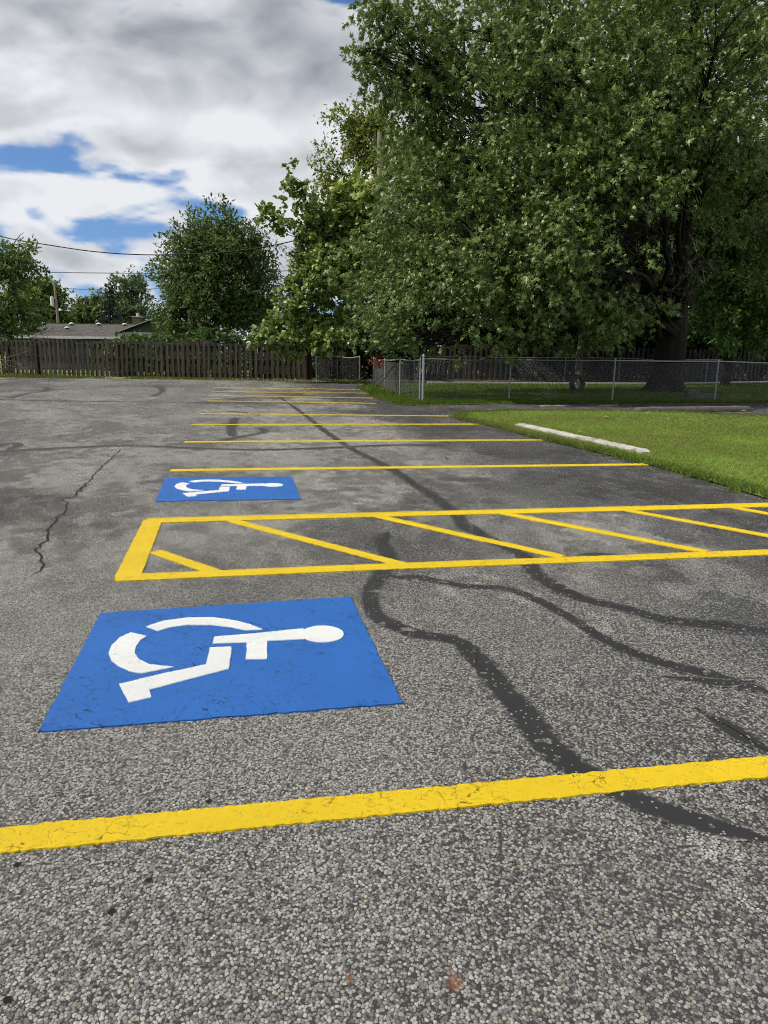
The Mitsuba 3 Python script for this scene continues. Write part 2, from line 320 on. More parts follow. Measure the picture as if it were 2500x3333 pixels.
def asphalt_fields(p):
    s, t = lot(p)
    big = fbm(p.x * 0.35 + 3.7, p.y * 0.35 + 9.1, 0.0, 3)
    mid = fbm(p.x * 1.3 + 11.0, p.y * 1.3, 4.0, 3)
    # the sealer that was brushed on: thick towards the edge by the lawn, blotchy elsewhere, worn through in streaks
    edge = smoothstep(2.3, 3.5, s + 1.1 * (mid - 0.5) + 0.9 * (big - 0.5))
    right = smoothstep(0.1, 1.9, s + 1.5 * (big - 0.5)) * (1 - smoothstep(2.4, 4.0, t))
    blot = smoothstep(0.52, 0.66, fbm(s * 0.45 + 40.0, t * 0.30 + 8.0, 7.0, 4)) * smoothstep(2.0, 5.0, t)
    seal = dr.minimum(1.0, 0.95 * edge + 0.52 * right + 0.60 * blot)
    worn = smoothstep(0.50, 0.66, fbm(s * 1.6 + 2.0, t * 0.8 + 5.0, 3.0, 4)) * smoothstep(0.40, 0.60, fbm(s * 9.0, t * 6.0, 5.0, 4)) * smoothstep(0.0, 0.8, s) * (1 - smoothstep(2.8, 3.8, s))
    return seal, worn, big, mid


def stone_mask(p):
    """(how much of a light stone shows here, its random number): stones pressed into the binder."""
    wx = (noise(p.x * 140, p.y * 140, 1.0) - 0.5) * 0.35
    wy = (noise(p.x * 140, p.y * 140, 2.0) - 0.5) * 0.35
    d1, d2, w = voronoi(p.x / CELL + wx, p.y / CELL + wy)
    body = smoothstep(0.05, 0.13, d2 - d1) * (1 - smoothstep(0.46, 0.60, d1 + 0.25 * (w - 0.5)))
    return body, w


def asphalt_color(p):
    seal, worn, big, mid = asphalt_fields(p)
    body, w = stone_mask(p)
    f1, f2, fw = voronoi(p.x / 0.0052 + 7.0, p.y / 0.0052)
    cover = dr.clip(0.95 + 0.18 * (mid - 0.5) - 0.66 * seal + 0.50 * worn, 0.03, 0.98)
    shown = body * smoothstep(-0.04, 0.04, cover - w)
    tone = cell_rand(w * 9973.0, 3.0, 5.0)
    stone = mix((0.115, 0.116, 0.112), (0.42, 0.425, 0.41), tone) * (1 - 0.35 * seal + 0.30 * worn)
    stone = mix(stone, stone * mi.Color3f(1.05, 0.90, 0.72), smoothstep(0.86, 0.9, cell_rand(w * 7919.0, 1.0, 2.0)))
    grit = smoothstep(0.62, 0.70, fw) * (1 - smoothstep(0.30, 0.45, f1)) * (1 - 0.75 * seal)
    binder = mix((0.048, 0.047, 0.044), (0.034, 0.036, 0.040), dr.minimum(1.0, seal * 1.3))
    binder = binder * (0.72 + 0.56 * mid)
    col = mix(binder, (0.24, 0.23, 0.21), grit * 0.75)
    col = mix(col, stone, shown)
    lo, lt = lot(p)
    streak = 0.46 * fbm(lo * 1.7 + 13.0, lt * 1.1 + 2.0, 3.3, 5) + 0.54 * fbm(lo * 10.0 + 3.0, lt * 8.0, 1.3, 5)
    far = smoothstep(2.0, 6.0, lt)
    col = col * (1 - far * (1 - (0.52 + 0.64 * smoothstep(0.40, 0.60, streak))))
    rust = mi.Float(0.0)
    for x, y, r in RUST:
        e = dr.sqrt(dr.square((p.x - x)) + dr.square((p.y - y) * 0.6))
        rust = dr.maximum(rust, 1 - smoothstep(0.3 * r, r, e + 1.2 * r * (fbm(p.x * 60, p.y * 60, 2.0, 3) - 0.5)))
    return mix(col, (0.22, 0.085, 0.03), rust * 0.75)


RUST = [(0.157, 1.253, 0.020), (-0.062, 1.262, 0.010)]


def asphalt_height(p, n, uv):
    body, w = stone_mask(p)
    return body * 0.0016 + 0.0006 * noise(p.x * 420, p.y * 420, 0.0)


def tar_color(p, n, uv):
    """Sealer brushed over a crack; towards its edges the stones show through."""
    v = dr.abs(uv.y - 0.5) * 2
    rag = fbm(p.x * 60, p.y * 60, 3.0, 3)
    k = 1 - smoothstep(0.56, 1.0, v + 0.6 * (rag - 0.5))
    gap = 1 - 0.8 * smoothstep(0.74, 0.80, fbm(p.x * 14, p.y * 14, 9.0, 3))
    body, w = stone_mask(p)
    tar = mi.Color3f(0.023, 0.023, 0.024) * (0.8 + 0.45 * fbm(p.x * 9, p.y * 9, 1.0, 3))
    tar = mix(tar, (0.34, 0.33, 0.30), body * smoothstep(0.955, 0.965, w))
    return mix(asphalt_color(p), tar, k * gap)


def paint(base, dark, crack_scale, amount, thin=0.045, lo=0.42):
    def fn(p, n, uv):
        wx = (fbm(p.x * 22, p.y * 22, 1.0, 3) - 0.5) * 1.1
        wy = (fbm(p.x * 22, p.y * 22, 5.0, 3) - 0.5) * 1.1
        d1, d2, w = voronoi(p.x * crack_scale + wx, p.y * crack_scale + wy)
        some = smoothstep(lo, lo + 0.2, fbm(p.x * 7 + 3.0, p.y * 7, 2.0, 3))
        line = (1 - smoothstep(0.006, thin, d2 - d1)) * some * smoothstep(0.40, 0.55, noise(p.x * 26, p.y * 40, 4.0))
        pit = smoothstep(0.66, 0.73, fbm(p.x * 60, p.y * 110, 8.0, 3))
        body, sw = stone_mask(p)
        hole = (1 - body) * smoothstep(0.90, 0.94, sw) * 0.8
        k = dr.clip(line + 0.30 * pit * some + 0.35 * hole, 0, 1) * amount
        tone = 0.92 + 0.16 * fbm(p.x * 3, p.y * 3, 6.0, 3)
        return mix(mi.Color3f(base) * tone, dark, k)
    return fn


def paint_height(p, n, uv):
    body, w = stone_mask(p)
    return body * 0.0019 + 0.0014 * fbm(p.x * 45, p.y * 45, 0.0, 3)


def bumped(color, rough, height=None, eps=1e-3, **more):
    b = {'type': 'principled', 'base_color': color, 'roughness': rough, 'specular': 0.35, **more}
    if height is not None:
        b = {'type': 'bumpmap', 'arbitrary': proc(height, eps), 'scale': 1.0, 'bsdf': b}
    return {'type': 'twosided', 'bsdf': b}


def rgb(*c):
    return {'type': 'rgb', 'value': list(c)}


VC = {'type': 'mesh_attribute', 'name': 'vertex_color'}
scene['mat_asphalt'] = bumped(proc(lambda p, n, uv: asphalt_color(p)), 0.8, asphalt_height, 8e-4)
scene['mat_stone'] = bumped(VC, 0.75)
scene['mat_tar'] = bumped(proc(tar_color), 0.62)
scene['mat_yellow'] = bumped(proc(paint((0.69, 0.495, 0.010), (0.10, 0.065, 0.012), 17.0, 0.9)), 0.55, paint_height)
scene['mat_blue'] = bumped(proc(paint((0.017, 0.125, 0.45), (0.008, 0.026, 0.09), 14.0, 0.95, 0.055, 0.34)), 0.5, paint_height)
scene['mat_white'] = bumped(proc(paint((0.72, 0.755, 0.755), (0.38, 0.38, 0.37), 15.0, 0.6)), 0.55, paint_height)
scene['mat_crack'] = bumped(rgb(0.012, 0.011, 0.010), 0.95)


def soil_color(p, n, uv):
    k = fbm(p.x * 2.2, p.y * 2.2, 1.0, 4)
    f = fbm(p.x * 25, p.y * 25, 2.0, 3)
    return mix((0.115, 0.165, 0.035), (0.125, 0.120, 0.050), smoothstep(0.45, 0.7, k)) * (0.6 + 0.8 * f)


def litter_color(p, n, uv):
    f = fbm(p.x * 9, p.y * 9, 2.0, 4)
    return mix((0.020, 0.016, 0.010), (0.085, 0.060, 0.034), f)


scene['mat_soil'] = bumped(proc(soil_color), 0.95)
scene['mat_litter'] = bumped(proc(litter_color), 0.95)
scene['mat_leaf'] = {'type': 'blendbsdf', 'weight': 0.42,
                     'waxy': {'type': 'twosided', 'bsdf': {'type': 'principled', 'base_color': VC, 'roughness': 0.43, 'specular': 1.0}},
                     'thin': {'type': 'principledthin', 'base_color': VC, 'roughness': 0.5, 'diff_trans': 1.5, 'eta': 1.5, 'spec_trans': 0.0}}
scene['mat_foliage'] = {**scene['mat_leaf'], 'waxy': {'type': 'twosided', 'bsdf': {'type': 'principled', 'base_color': VC, 'roughness': 0.5, 'specular': 0.45}}}
scene['mat_grass'] = {'type': 'principledthin', 'base_color': VC, 'roughness': 0.5, 'diff_trans': 1.0, 'eta': 1.4, 'spec_trans': 0.0}
scene['mat_bark'] = bumped(proc(lambda p, n, uv: mix((0.009, 0.0075, 0.006), (0.034, 0.028, 0.022), fbm(p.x * 14, p.y * 14, p.z * 3.0, 4))), 0.9,
                           lambda p, n, uv: 0.02 * fbm(p.x * 22, p.y * 22, p.z * 4.5, 3), 4e-3)
scene['mat_pale_bark'] = bumped(proc(lambda p, n, uv: mix((0.055, 0.048, 0.037), (0.17, 0.148, 0.115), fbm(p.x * 9, p.y * 9, p.z * 4, 3))), 0.9)


def wood_color(p, n, uv):
    g = fbm(p.x * 30, p.y * 30, p.z * 2.2, 4)
    d = fbm(p.x * 1.1, p.y * 1.1, p.z * 0.9, 3)
    r = cell_rand(p.x * 7.0, 2.0, 3.0)
    return mix((0.022, 0.019, 0.014), (0.080, 0.070, 0.054), g) * (0.50 + 0.80 * r + 0.5 * (d - 0.5))


scene['mat_fence'] = bumped(proc(wood_color), 0.9)
scene['mat_galvanised'] = bumped(rgb(0.34, 0.35, 0.36), 0.45, metallic=0.4)
scene['mat_wire'] = bumped(rgb(0.21, 0.215, 0.22), 0.6)
scene['mat_concrete'] = bumped(proc(lambda p, n, uv: mix((0.24, 0.235, 0.22), (0.52, 0.51, 0.48), fbm(p.x * 16, p.y * 16, p.z * 16, 4)) * (0.45 + 0.55 * smoothstep(0.30, 0.5, fbm(p.x * 5, p.y * 5, p.z * 5 + 3, 4)))), 0.85,
                               lambda p, n, uv: 0.012 * fbm(p.x * 40, p.y * 40, p.z * 40, 3), 3e-3)
scene['mat_edging'] = bumped(proc(lambda p, n, uv: mix((0.40, 0.39, 0.36), (0.66, 0.64, 0.60), fbm(p.x * 6, p.y * 6, p.z * 6, 3))), 0.9)
scene['mat_old_stone'] = bumped(proc(lambda p, n, uv: mix((0.06, 0.058, 0.052), (0.16, 0.153, 0.135), fbm(p.x * 10, p.y * 10, p.z * 10, 4))), 0.9)
scene['mat_rubber'] = bumped(rgb(0.028, 0.028, 0.030), 0.5)
scene['mat_cable'] = bumped(rgb(0.018, 0.018, 0.020), 0.6)


def shingle_color(p, n, uv):
    row = dr.floor(p.y * 4.0)
    r = cell_rand(p.x * 3.0 + 0.5 * row, row, 2.0)
    return mix((0.062, 0.060, 0.056), (0.100, 0.096, 0.088), r) * (0.85 + 0.3 * fbm(p.x * 0.8, p.y * 0.8, 3.0, 3))


scene['mat_shingle'] = bumped(proc(shingle_color), 0.9)
scene['mat_siding'] = bumped(rgb(0.055, 0.068, 0.066), 0.6)
scene['mat_trim'] = bumped(rgb(0.50, 0.52, 0.52), 0.5)
scene['mat_window'] = {'type': 'twosided', 'bsdf': {'type': 'principled', 'base_color': rgb(0.02, 0.025, 0.03), 'roughness': 0.06, 'specular': 0.6}}
scene['mat_brick'] = bumped(proc(lambda p, n, uv: mix((0.075, 0.055, 0.045), (0.12, 0.09, 0.075), cell_rand(p.x * 5, p.z * 13, p.y * 5))), 0.9)
scene['mat_dark_metal'] = bumped(rgb(0.05, 0.05, 0.05), 0.5)
scene['mat_light_metal'] = bumped(rgb(0.62, 0.63, 0.64), 0.45)
scene['mat_pole'] = bumped(proc(lambda p, n, uv: mix((0.16, 0.135, 0.11), (0.33, 0.30, 0.26), fbm(p.x * 12, p.y * 12, p.z * 1.2, 4))), 0.9)
# ---------------------------------------------------------------- the ground
FAR_EDGE = [(x, y + 0.45 * ((37.6 - 0.155 * (x + 4)) - y)) if x < -3 else (x, y) for x, y in FAR_EDGE]
E2 = np.array(LOT_EDGE)
edge_path = np.vstack([[(6.5, -14.0), (4.6, 0.0), (3.95, 4.2)], E2[::-1], np.array(LAWN_TOP)])
lawn_far = [(11.5, 15.9), (16.0, 15.2), (40.0, 14.0)]
drive_back = [(40.0, 28.5), (17.5, 23.4)]
lot_outline = np.vstack([[(-60, -14.0)], edge_path, lawn_far, drive_back,
                         [(12.5, 22.55), (10.4, 22.1), (7.0, 21.3)], np.array(PATCH)[::-1],
                         [(-1.05, 31.5)], np.array(FAR_EDGE)[::-1], [(-26, 37.2), (-60, 38.0)]])
g = np.linspace(-1, 1, 41)
structure('ground', (np.array([(x, y, -0.05) for y in (-700, 700) for x in (-700, 700)], float), np.array([[0, 1, 3, 2]])), 'mat_soil')
structure('parking_lot', polygon(jitter(lot_outline, 0.06, 0.012), 0.0), 'mat_asphalt')
LOTKEY = 'parking_lot'

# raised grass areas: a soil bed with a soft edge, then the blades
lawn_outline = np.vstack([edge_path, lawn_far, [(40, -14)]])
back_outline = np.vstack([np.array(PATCH), [(7.0, 21.3), (10.4, 22.1), (12.5, 22.55), (17.5, 23.4), (40, 28.5), (40, 52.0)],
                          np.array(CURB)[::-1], [(-0.6, 34.3), (-0.9, 31.5)]])
strip_outline = np.vstack([np.array(FAR_EDGE), [(-1.0, 37.0), (-4.0, 37.9), (-21, 40.6), (-40, 43.0), (-40, 37.6), (-26, 37.2)]])
structure('lawn', polygon(jitter(lawn_outline, 0.06, 0.015), 0.015), 'mat_soil')
structure('back_lawn', polygon(jitter(back_outline, 0.08, 0.02), 0.014), 'mat_soil')
structure('verge', polygon(jitter(strip_outline, 0.1, 0.03), 0.013), 'mat_soil')


def inside(outline, p):
    import shapely
    from shapely.geometry import Polygon
    return shapely.contains_xy(Polygon(outline).buffer(0), p[:, 0], p[:, 1])


def blades(p, h, w, z0, tone, seed, lean=0.45):
    """Grass blades as leaning triangles: two per blade so that it bends."""
    r = np.random.default_rng(seed)
    n = len(p)
    a = r.uniform(0, 2 * np.pi, n)
    la = r.uniform(0, 2 * np.pi, n)
    hh = h * r.uniform(0.55, 1.25, n)
    ll = hh * lean * r.uniform(0.2, 1.8, n)
    side = np.stack([np.cos(a), np.sin(a), 0 * a], 1) * (w * r.uniform(0.7, 1.3, n) / 2)[:, None]
    base = np.column_stack([p, np.full(n, z0 - 0.006)])
    d = np.stack([np.cos(la), np.sin(la)], 1)
    mid = base + np.column_stack([d * (0.3 * ll)[:, None], 0.62 * hh])
    tip = base + np.column_stack([d * ll[:, None], hh])
    v = np.stack([base - side, base + side, mid + 0.8 * side, mid - 0.8 * side, tip], 1).reshape(-1, 3)
    f = (np.arange(n)[:, None, None] * 5 + np.array([[0, 1, 2], [0, 2, 3], [3, 2, 4]])[None]).reshape(-1, 3)
    q = np.column_stack([p * 0.9, 0 * p[:, :1]])
    m = meshkit.fbm(q, 3, seed)[:, None]
    c = np.asarray(tone[0]) * (1 - m) + np.asarray(tone[1]) * m
    c = c * r.uniform(0.65, 1.3, (n, 1))
    patch = meshkit.fbm(np.column_stack([p * 0.45 + 9, 0 * p[:, :1]]), 4, seed + 9)
    c = c * (0.80 + 0.45 * meshkit.fbm(np.column_stack([p * 3.2, 0 * p[:, :1]]), 3, seed + 4)[:, None])
    dry = r.random(n) < np.clip((patch - 0.45) * 1.6, 0.04, 0.4)
    c[dry] = np.array([0.27, 0.25, 0.10]) * r.uniform(0.6, 1.2, (dry.sum(), 1))
    return (v, f), np.repeat(np.clip(c, 0, 1), 5, axis=0)


def scatter(outline, density, box_, seed, near=None):
    r = np.random.default_rng(seed)
    x0, x1, y0, y1 = box_
    n = int(density * (x1 - x0) * (y1 - y0))
    p = np.column_stack([r.uniform(x0, x1, n), r.uniform(y0, y1, n)])
    p = p[inside(outline, p)]
    return p if near is None else p[near(p, r)]


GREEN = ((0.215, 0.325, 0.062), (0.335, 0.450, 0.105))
view = lambda p, r: np.abs(p[:, 0]) < 0.56 * p[:, 1] + 0.8
fade = lambda p, r: view(p, r) & (r.random(len(p)) < np.clip((11.5 / np.maximum(p[:, 1], 1)) ** 2, 0.18, 1))
m, c = blades(scatter(lawn_outline, 2600, (1.5, 14, 4.5, 18.4), 11, fade), 0.050, 0.0085, 0.015, GREEN, 1, 0.9)
stuff(obj('lawn_grass', m, 'mat_grass', color=c))
labels['lawn_grass'] |= {'label': 'sunlit mown green grass of the lawn right of the lot', 'category': 'grass'}
# coarser, darker weeds and clover along the kerbless edge of the asphalt
ed = smooth_path(np.vstack([[(3.95, 4.2)], E2[::-1], np.array(LAWN_TOP)]), 0.02)
ed2 = ed[rng.integers(0, len(ed), 16000)] + rng.normal(0, 0.10, (16000, 2)) + np.array([0.05, 0.0])
m, c = blades(ed2[inside(lawn_outline, ed2 - np.array([0.0, 0.0])) | (rng.random(16000) < 0.25)], 0.065, 0.013, 0.012, ((0.085, 0.150, 0.025), (0.15, 0.22, 0.045)), 2, 0.9)
stuff(obj('edge_weeds', m, 'mat_grass', color=c))
labels['edge_weeds'] |= {'label': 'ragged grass and clover creeping over the asphalt edge', 'category': 'grass'}
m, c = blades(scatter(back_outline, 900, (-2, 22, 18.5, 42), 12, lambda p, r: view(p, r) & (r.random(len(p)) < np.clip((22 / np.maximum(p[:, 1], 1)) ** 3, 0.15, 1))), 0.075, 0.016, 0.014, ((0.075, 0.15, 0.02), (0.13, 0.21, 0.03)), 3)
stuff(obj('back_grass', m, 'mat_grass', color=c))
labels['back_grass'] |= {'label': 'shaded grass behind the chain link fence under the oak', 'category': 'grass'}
m, c = blades(scatter(strip_outline, 300, (-24, 0, 32, 40.5), 13, lambda p, r: view(p, r) & (meshkit.fbm(np.column_stack([p * 0.5, 0 * p[:, :1]]), 3, 9) > 0.42)), 0.08, 0.026, 0.013, ((0.10, 0.14, 0.03), (0.16, 0.19, 0.05)), 4)
stuff(obj('verge_grass', m, 'mat_grass', color=c))
labels['verge_grass'] |= {'label': 'narrow strip of grass along the foot of the far wooden fence', 'category': 'grass'}

# leaf litter floor behind the concrete edging and beside the gate
structure('litter_bed', polygon(np.vstack([np.array(CURB) + [0, 0.25], [(40, 52), (40, 60), (-4, 60), (-4.2, 36.2), (-2.5, 34.6), (-1.0, 33.2), (-0.6, 34.4)]]), 0.012), 'mat_litter')
curb = smooth_path(np.array(CURB + [(30, 48.0)]), 0.8)
EDG = thing('edging', 'low pale concrete edging strip behind the oak lawn', 'edging')
for i in range(0, len(curb) - 3, 3):
    a, b = curb[i], curb[i + 3]
    d = unit(b - a)
    obj('slab', beam((*(a + d * 0.01), 0.05), (*(b - d * 0.01), 0.05), 0.16, 0.12 + 0.01 * (i % 2)), 'mat_edging', EDG)

# ---------------------------------------------------------------- sealed cracks and open cracks in the asphalt
TARS = [(TAR_1, 0.110), (TAR_2, 0.085), (TAR_3, 0.115), (TAR_4, 0.07), (TAR_5, 0.075), (TAR_6, 0.17), (TAR_7, 0.30), (TAR_8, 0.16), (TAR_9, 0.15),
        (TAR_10, 0.16), (TAR_11, 0.11), (TAR_12, 0.12), (TAR_13, 0.06), (TAR_14, 0.22), (TAR_15, 0.22)]
tar_pts = []


def ribbon(path, width, z, wob, seed, taper=True):
    r = np.random.default_rng(seed)
    p = smooth_path(path, 0.03)
    s = np.concatenate([[0], np.cumsum(np.linalg.norm(np.diff(p, axis=0), axis=1))])
    q = np.column_stack([s * 2.2, 0 * s, 0 * s + seed])
    off = (meshkit.fbm(q, 3, seed) - 0.5) * 2 * wob
    t = unit(np.gradient(p, axis=0))
    n = np.stack([-t[:, 1], t[:, 0]], 1)
    w = width * (0.75 + 0.8 * meshkit.fbm(q * 0.7 + 5, 2, seed + 1))
    if taper:
        w = w * np.clip(np.minimum(s, s[-1] - s) / 0.15, 0.25, 1)
    p = p + n * off[:, None]
    l, rr = p + n * w[:, None] / 2, p - n * w[:, None] / 2
    k = len(p)
    v = np.column_stack([np.vstack([l, rr]), np.full(2 * k, z)])
    i = np.arange(k - 1)
    f = np.vstack([np.stack([i, i + k, i + 1], 1), np.stack([i + 1, i + k, i + k + 1], 1)])
    uv = np.column_stack([np.concatenate([s, s]), np.concatenate([np.zeros(k), np.ones(k)])])
    return (v, f), uv, p, w


for i, (path, width) in enumerate(TARS):
    m, uv, p, w = ribbon(path, width * 1.2, 0.0026 + 0.0001 * i, 0.012, 50 + i)
    obj('sealed_crack', m, 'mat_tar', LOTKEY, uv=uv)
    tar_pts.append(np.column_stack([p, w]))
for i in range(6):      # the crack itself has opened again in the middle of the sealer
    line = jitter(smooth_path(TARS[i][0], 0.08), 0.03, 0.009, closed=False)
    at_ = 0
    while at_ < len(line) - 8:
        n_ = int(rng.integers(5, 16))
        if rng.random() < 0.42:
            m, uv, p, w = ribbon(line[at_:at_ + n_], 0.0042, 0.0048, 0.0, 180 + i)
            obj('crack', m, 'mat_crack', LOTKEY)
        at_ += n_
labels['parking_lot__sealed_crack'] = {'label': 'wide dark tar band winding from the aisle to the nearest yellow line'}
for i, path in enumerate([CRACK_1, CRACK_2, CRACK_3, CRACK_4, CRACK_5, CRACK_6]):
    m, uv, p, w = ribbon(jitter(path, 0.05, 0.014, closed=False), 0.014 if i == 0 else 0.010, 0.0022, 0.0, 80 + i)
    obj('crack', m, 'mat_crack', LOTKEY)
for x, y in HOLES:      # little pits where a stone came out
    a = np.linspace(0, 2 * np.pi, 10)[:-1]
    obj('pit', polygon(np.stack([x + 0.008 * np.cos(a) * rng.uniform(0.7, 1.3, 9), y + 0.010 * np.sin(a) * rng.uniform(0.7, 1.3, 9)], 1), 0.0040), 'mat_crack', LOTKEY)

# ---------------------------------------------------------------- painted markings
GROUP = 'yellow bay lines'
where = ['nearest and widest yellow bay line, crossing the foreground below the near blue square', 'yellow bay line just beyond the far blue square',
         'second yellow bay line beyond the far blue square', 'third yellow bay line beyond the far blue square', 'fourth yellow bay line beyond the far blue square, ending at the lawn tip',
         'fifth thin yellow bay line, beyond the driveway mouth', 'sixth thin yellow bay line, ending beside the grass by the return fence',
         'seventh thin yellow bay line, second from the far edge of the lot', 'farthest thin yellow bay line, nearest the wooden fence']
for i, (a, b) in enumerate(STALL):
    a, b = np.array(a), np.array(b)
    d = unit(b - a)
    if i == 0:
        a, b = a - d * 0.35, b + d * 2.6
    k = thing('bay_line', where[i], 'painted line', GROUP)
    mm = stripe([a, b], (0.108, 0.15, 0.155, 0.16, 0.16, 0.17, 0.17, 0.18, 0.18)[i], 0.0055)
    scene[k] = mikit.ply(mm, 'mat_yellow')
k = thing('hatched_aisle', 'yellow hatched access aisle between the two blue squares', 'road marking')
top, bot = np.array(AISLE_TOP), np.array(AISLE_BOTTOM)
top = np.vstack([top, [top[-1] + (top[-1] - top[-2]) * 0.55]])
bot = np.vstack([bot, [bot[-1] + (bot[-1] - bot[-2]) * 0.9]])
obj('border_line', stripe(top, 0.165, 0.0066), 'mat_yellow', k)
obj('border_line', stripe(bot, 0.125, 0.0066), 'mat_yellow', k)
bar = np.array(AISLE_BAR)
obj('end_line', stripe(bar, 0.145, 0.0072), 'mat_yellow', k)
for i, (a, b) in enumerate(AISLE_STRIPES):
    a, b = np.array(a), np.array(b)
    obj('hatch_stripe', stripe([a, b if i < 4 else b + (b - a) * (0.5 if i == 4 else 3.2)], 0.092, 0.0060), 'mat_yellow', k)
for nm, panel, lab in (('accessible_symbol', PANEL_1, 'large blue square with white wheelchair symbol in the foreground bay'),
                       ('accessible_symbol', PANEL_2, 'smaller looking blue square with white wheelchair symbol beyond the hatched aisle')):
    k = thing(nm, lab, 'road marking', 'blue accessible parking symbols')
    q = np.array(panel)
    obj('blue_square', slab(jitter(q, 0.012, 0.0030), 0.0065), 'mat_blue', k)
    A = [q[3], q[2], q[1], q[0]]

    def on(uvs, A=A):
        u, v = np.asarray(uvs, float).T[:, :, None]
        return (1 - u) * (1 - v) * A[0] + u * (1 - v) * A[1] + u * v * A[2] + (1 - u) * v * A[3]

    for part, pts in (('wheel', FIG_WHEEL_ARC), ('wheel', FIG_WHEEL_ARC2), ('leg', FIG_LEG), ('torso', FIG_TORSO), ('head', FIG_HEAD)):
        obj(part, slab(jitter(on(pts), 0.02, 0.0012), 0.0100 if part != 'head' else 0.0104), 'mat_white', k)
k = thing('drive_line', 'short broken yellow line on the shaded driveway before the chain link fence', 'painted line')
dy = np.array(DRIVE_YELLOW)
obj('dash', stripe([dy[0], dy[1]], 0.16, 0.008), 'mat_yellow', k)
obj('dash', stripe([dy[2], dy[3]], 0.13, 0.008), 'mat_yellow', k)

# ---------------------------------------------------------------- the stones that can be seen one by one, standing proud of the binder
from scipy.spatial import cKDTree
ci, cj = np.meshgrid(np.arange(int(-2.6 / CELL), int(2.6 / CELL)), np.arange(int(0.75 / CELL), int(2.75 / CELL)), indexing='ij')
ci, cj = ci.ravel(), cj.ravel()
keep = np.abs(ci * CELL) < 0.58 * cj * CELL + 0.15
ci, cj = ci[keep], cj[keep]
rx = np.array(cell_rand(mi.Float(ci), mi.Float(cj), 1.0))
ry = np.array(cell_rand(mi.Float(ci), mi.Float(cj), 2.0))
rw = np.array(cell_rand(mi.Float(ci), mi.Float(cj), 3.0))
cx, cy = (ci + rx) * CELL, (cj + ry) * CELL
cx = cx - (np.array(noise(mi.Float(cx * 140), mi.Float(cy * 140), 1.0)) - 0.5) * 0.35 * CELL
cy = cy - (np.array(noise(mi.Float(cx * 140), mi.Float(cy * 140), 2.0)) - 0.5) * 0.35 * CELL
pp = mi.Point3f(mi.Float(cx), mi.Float(cy), mi.Float(0 * cx))
seal, worn, _, mid = [np.array(x) for x in asphalt_fields(pp)]
cover = np.clip(0.95 + 0.18 * (mid - 0.5) - 0.66 * seal + 0.50 * worn, 0.03, 0.98)
P2 = np.column_stack([cx, cy])
nn = cKDTree(P2).query(P2, k=2)[0][:, 1]
keep = rw < cover
tp = np.vstack(tar_pts)
dist, idx = cKDTree(tp[:, :2]).query(P2)
keep &= (dist > tp[idx, 2] * 0.5 * rng.uniform(0.55, 1.08, len(P2))) | (rng.random(len(P2)) < 0.03)


def off_line(p, a, b, half):
    a, b = np.array(a), np.array(b)
    d = unit(b - a)
    return np.abs((p - a) @ np.array([-d[1], d[0]])) > half


keep &= off_line(P2, *STALL[0], 0.058)
keep &= ~inside(PANEL_1, P2)
cx, cy, rw, nn, seal, worn = cx[keep], cy[keep], rw[keep], nn[keep], seal[keep], worn[keep]
n = len(cx)
rad = np.minimum((0.55 - 0.22 * (rw - 0.5)) * CELL, nn * 0.70)
a = np.arange(7) * 2 * np.pi / 7 + rng.uniform(0, 6.3, (n, 1))
rad = rad * rng.choice([0.55, 0.8, 1.0, 1.12], n, p=[0.18, 0.30, 0.34, 0.18])
rr = rad[:, None] * rng.uniform(0.62, 1.22, (n, 7))
ea = rng.uniform(0, np.pi, n)
st = rng.uniform(0.75, 1.0, n)
lx, ly = rr * np.cos(a), rr * np.sin(a) * st[:, None]
X = np.cos(ea)[:, None] * lx - np.sin(ea)[:, None] * ly
Y = np.sin(ea)[:, None] * lx + np.cos(ea)[:, None] * ly
hz = rng.uniform(0.0002, 0.0016, n)
tilt = rng.normal(0, 0.12, (n, 2))
k1 = 0.86
low = np.stack([cx[:, None] + X, cy[:, None] + Y, np.full((n, 7), -0.001)], -1)
up = np.stack([cx[:, None] + k1 * X, cy[:, None] + k1 * Y, hz[:, None] + k1 * (X * tilt[:, :1] + Y * tilt[:, 1:])], -1)
cen = np.stack([cx, cy, hz + 0.0005], -1)[:, None]
V = np.concatenate([low, up, cen], 1).reshape(-1, 3)
i = np.arange(7)
tri = np.vstack([np.stack([i, (i + 1) % 7, (i + 1) % 7 + 7], 1), np.stack([i, (i + 1) % 7 + 7, i + 7], 1), np.stack([i + 7, (i + 1) % 7 + 7, i * 0 + 14], 1)])
F = (np.arange(n)[:, None, None] * 15 + tri[None]).reshape(-1, 3)
tone = np.array(cell_rand(mi.Float(rw.astype(np.float32) * np.float32(9973.0)), 3.0, 5.0))[:, None]
col = np.array([0.115, 0.116, 0.112]) * (1 - tone) + np.array([0.42, 0.425, 0.41]) * tone
col = col * (1 - 0.35 * seal + 0.30 * worn)[:, None]
tan = rng.random(n) < 0.07
col[tan] *= np.array([1.05, 0.88, 0.68])
stuff(obj('exposed_stones', (V, F), 'mat_stone', LOTKEY, color=np.repeat(np.clip(col, 0, 0.85), 15, axis=0)))
print('stones', n)

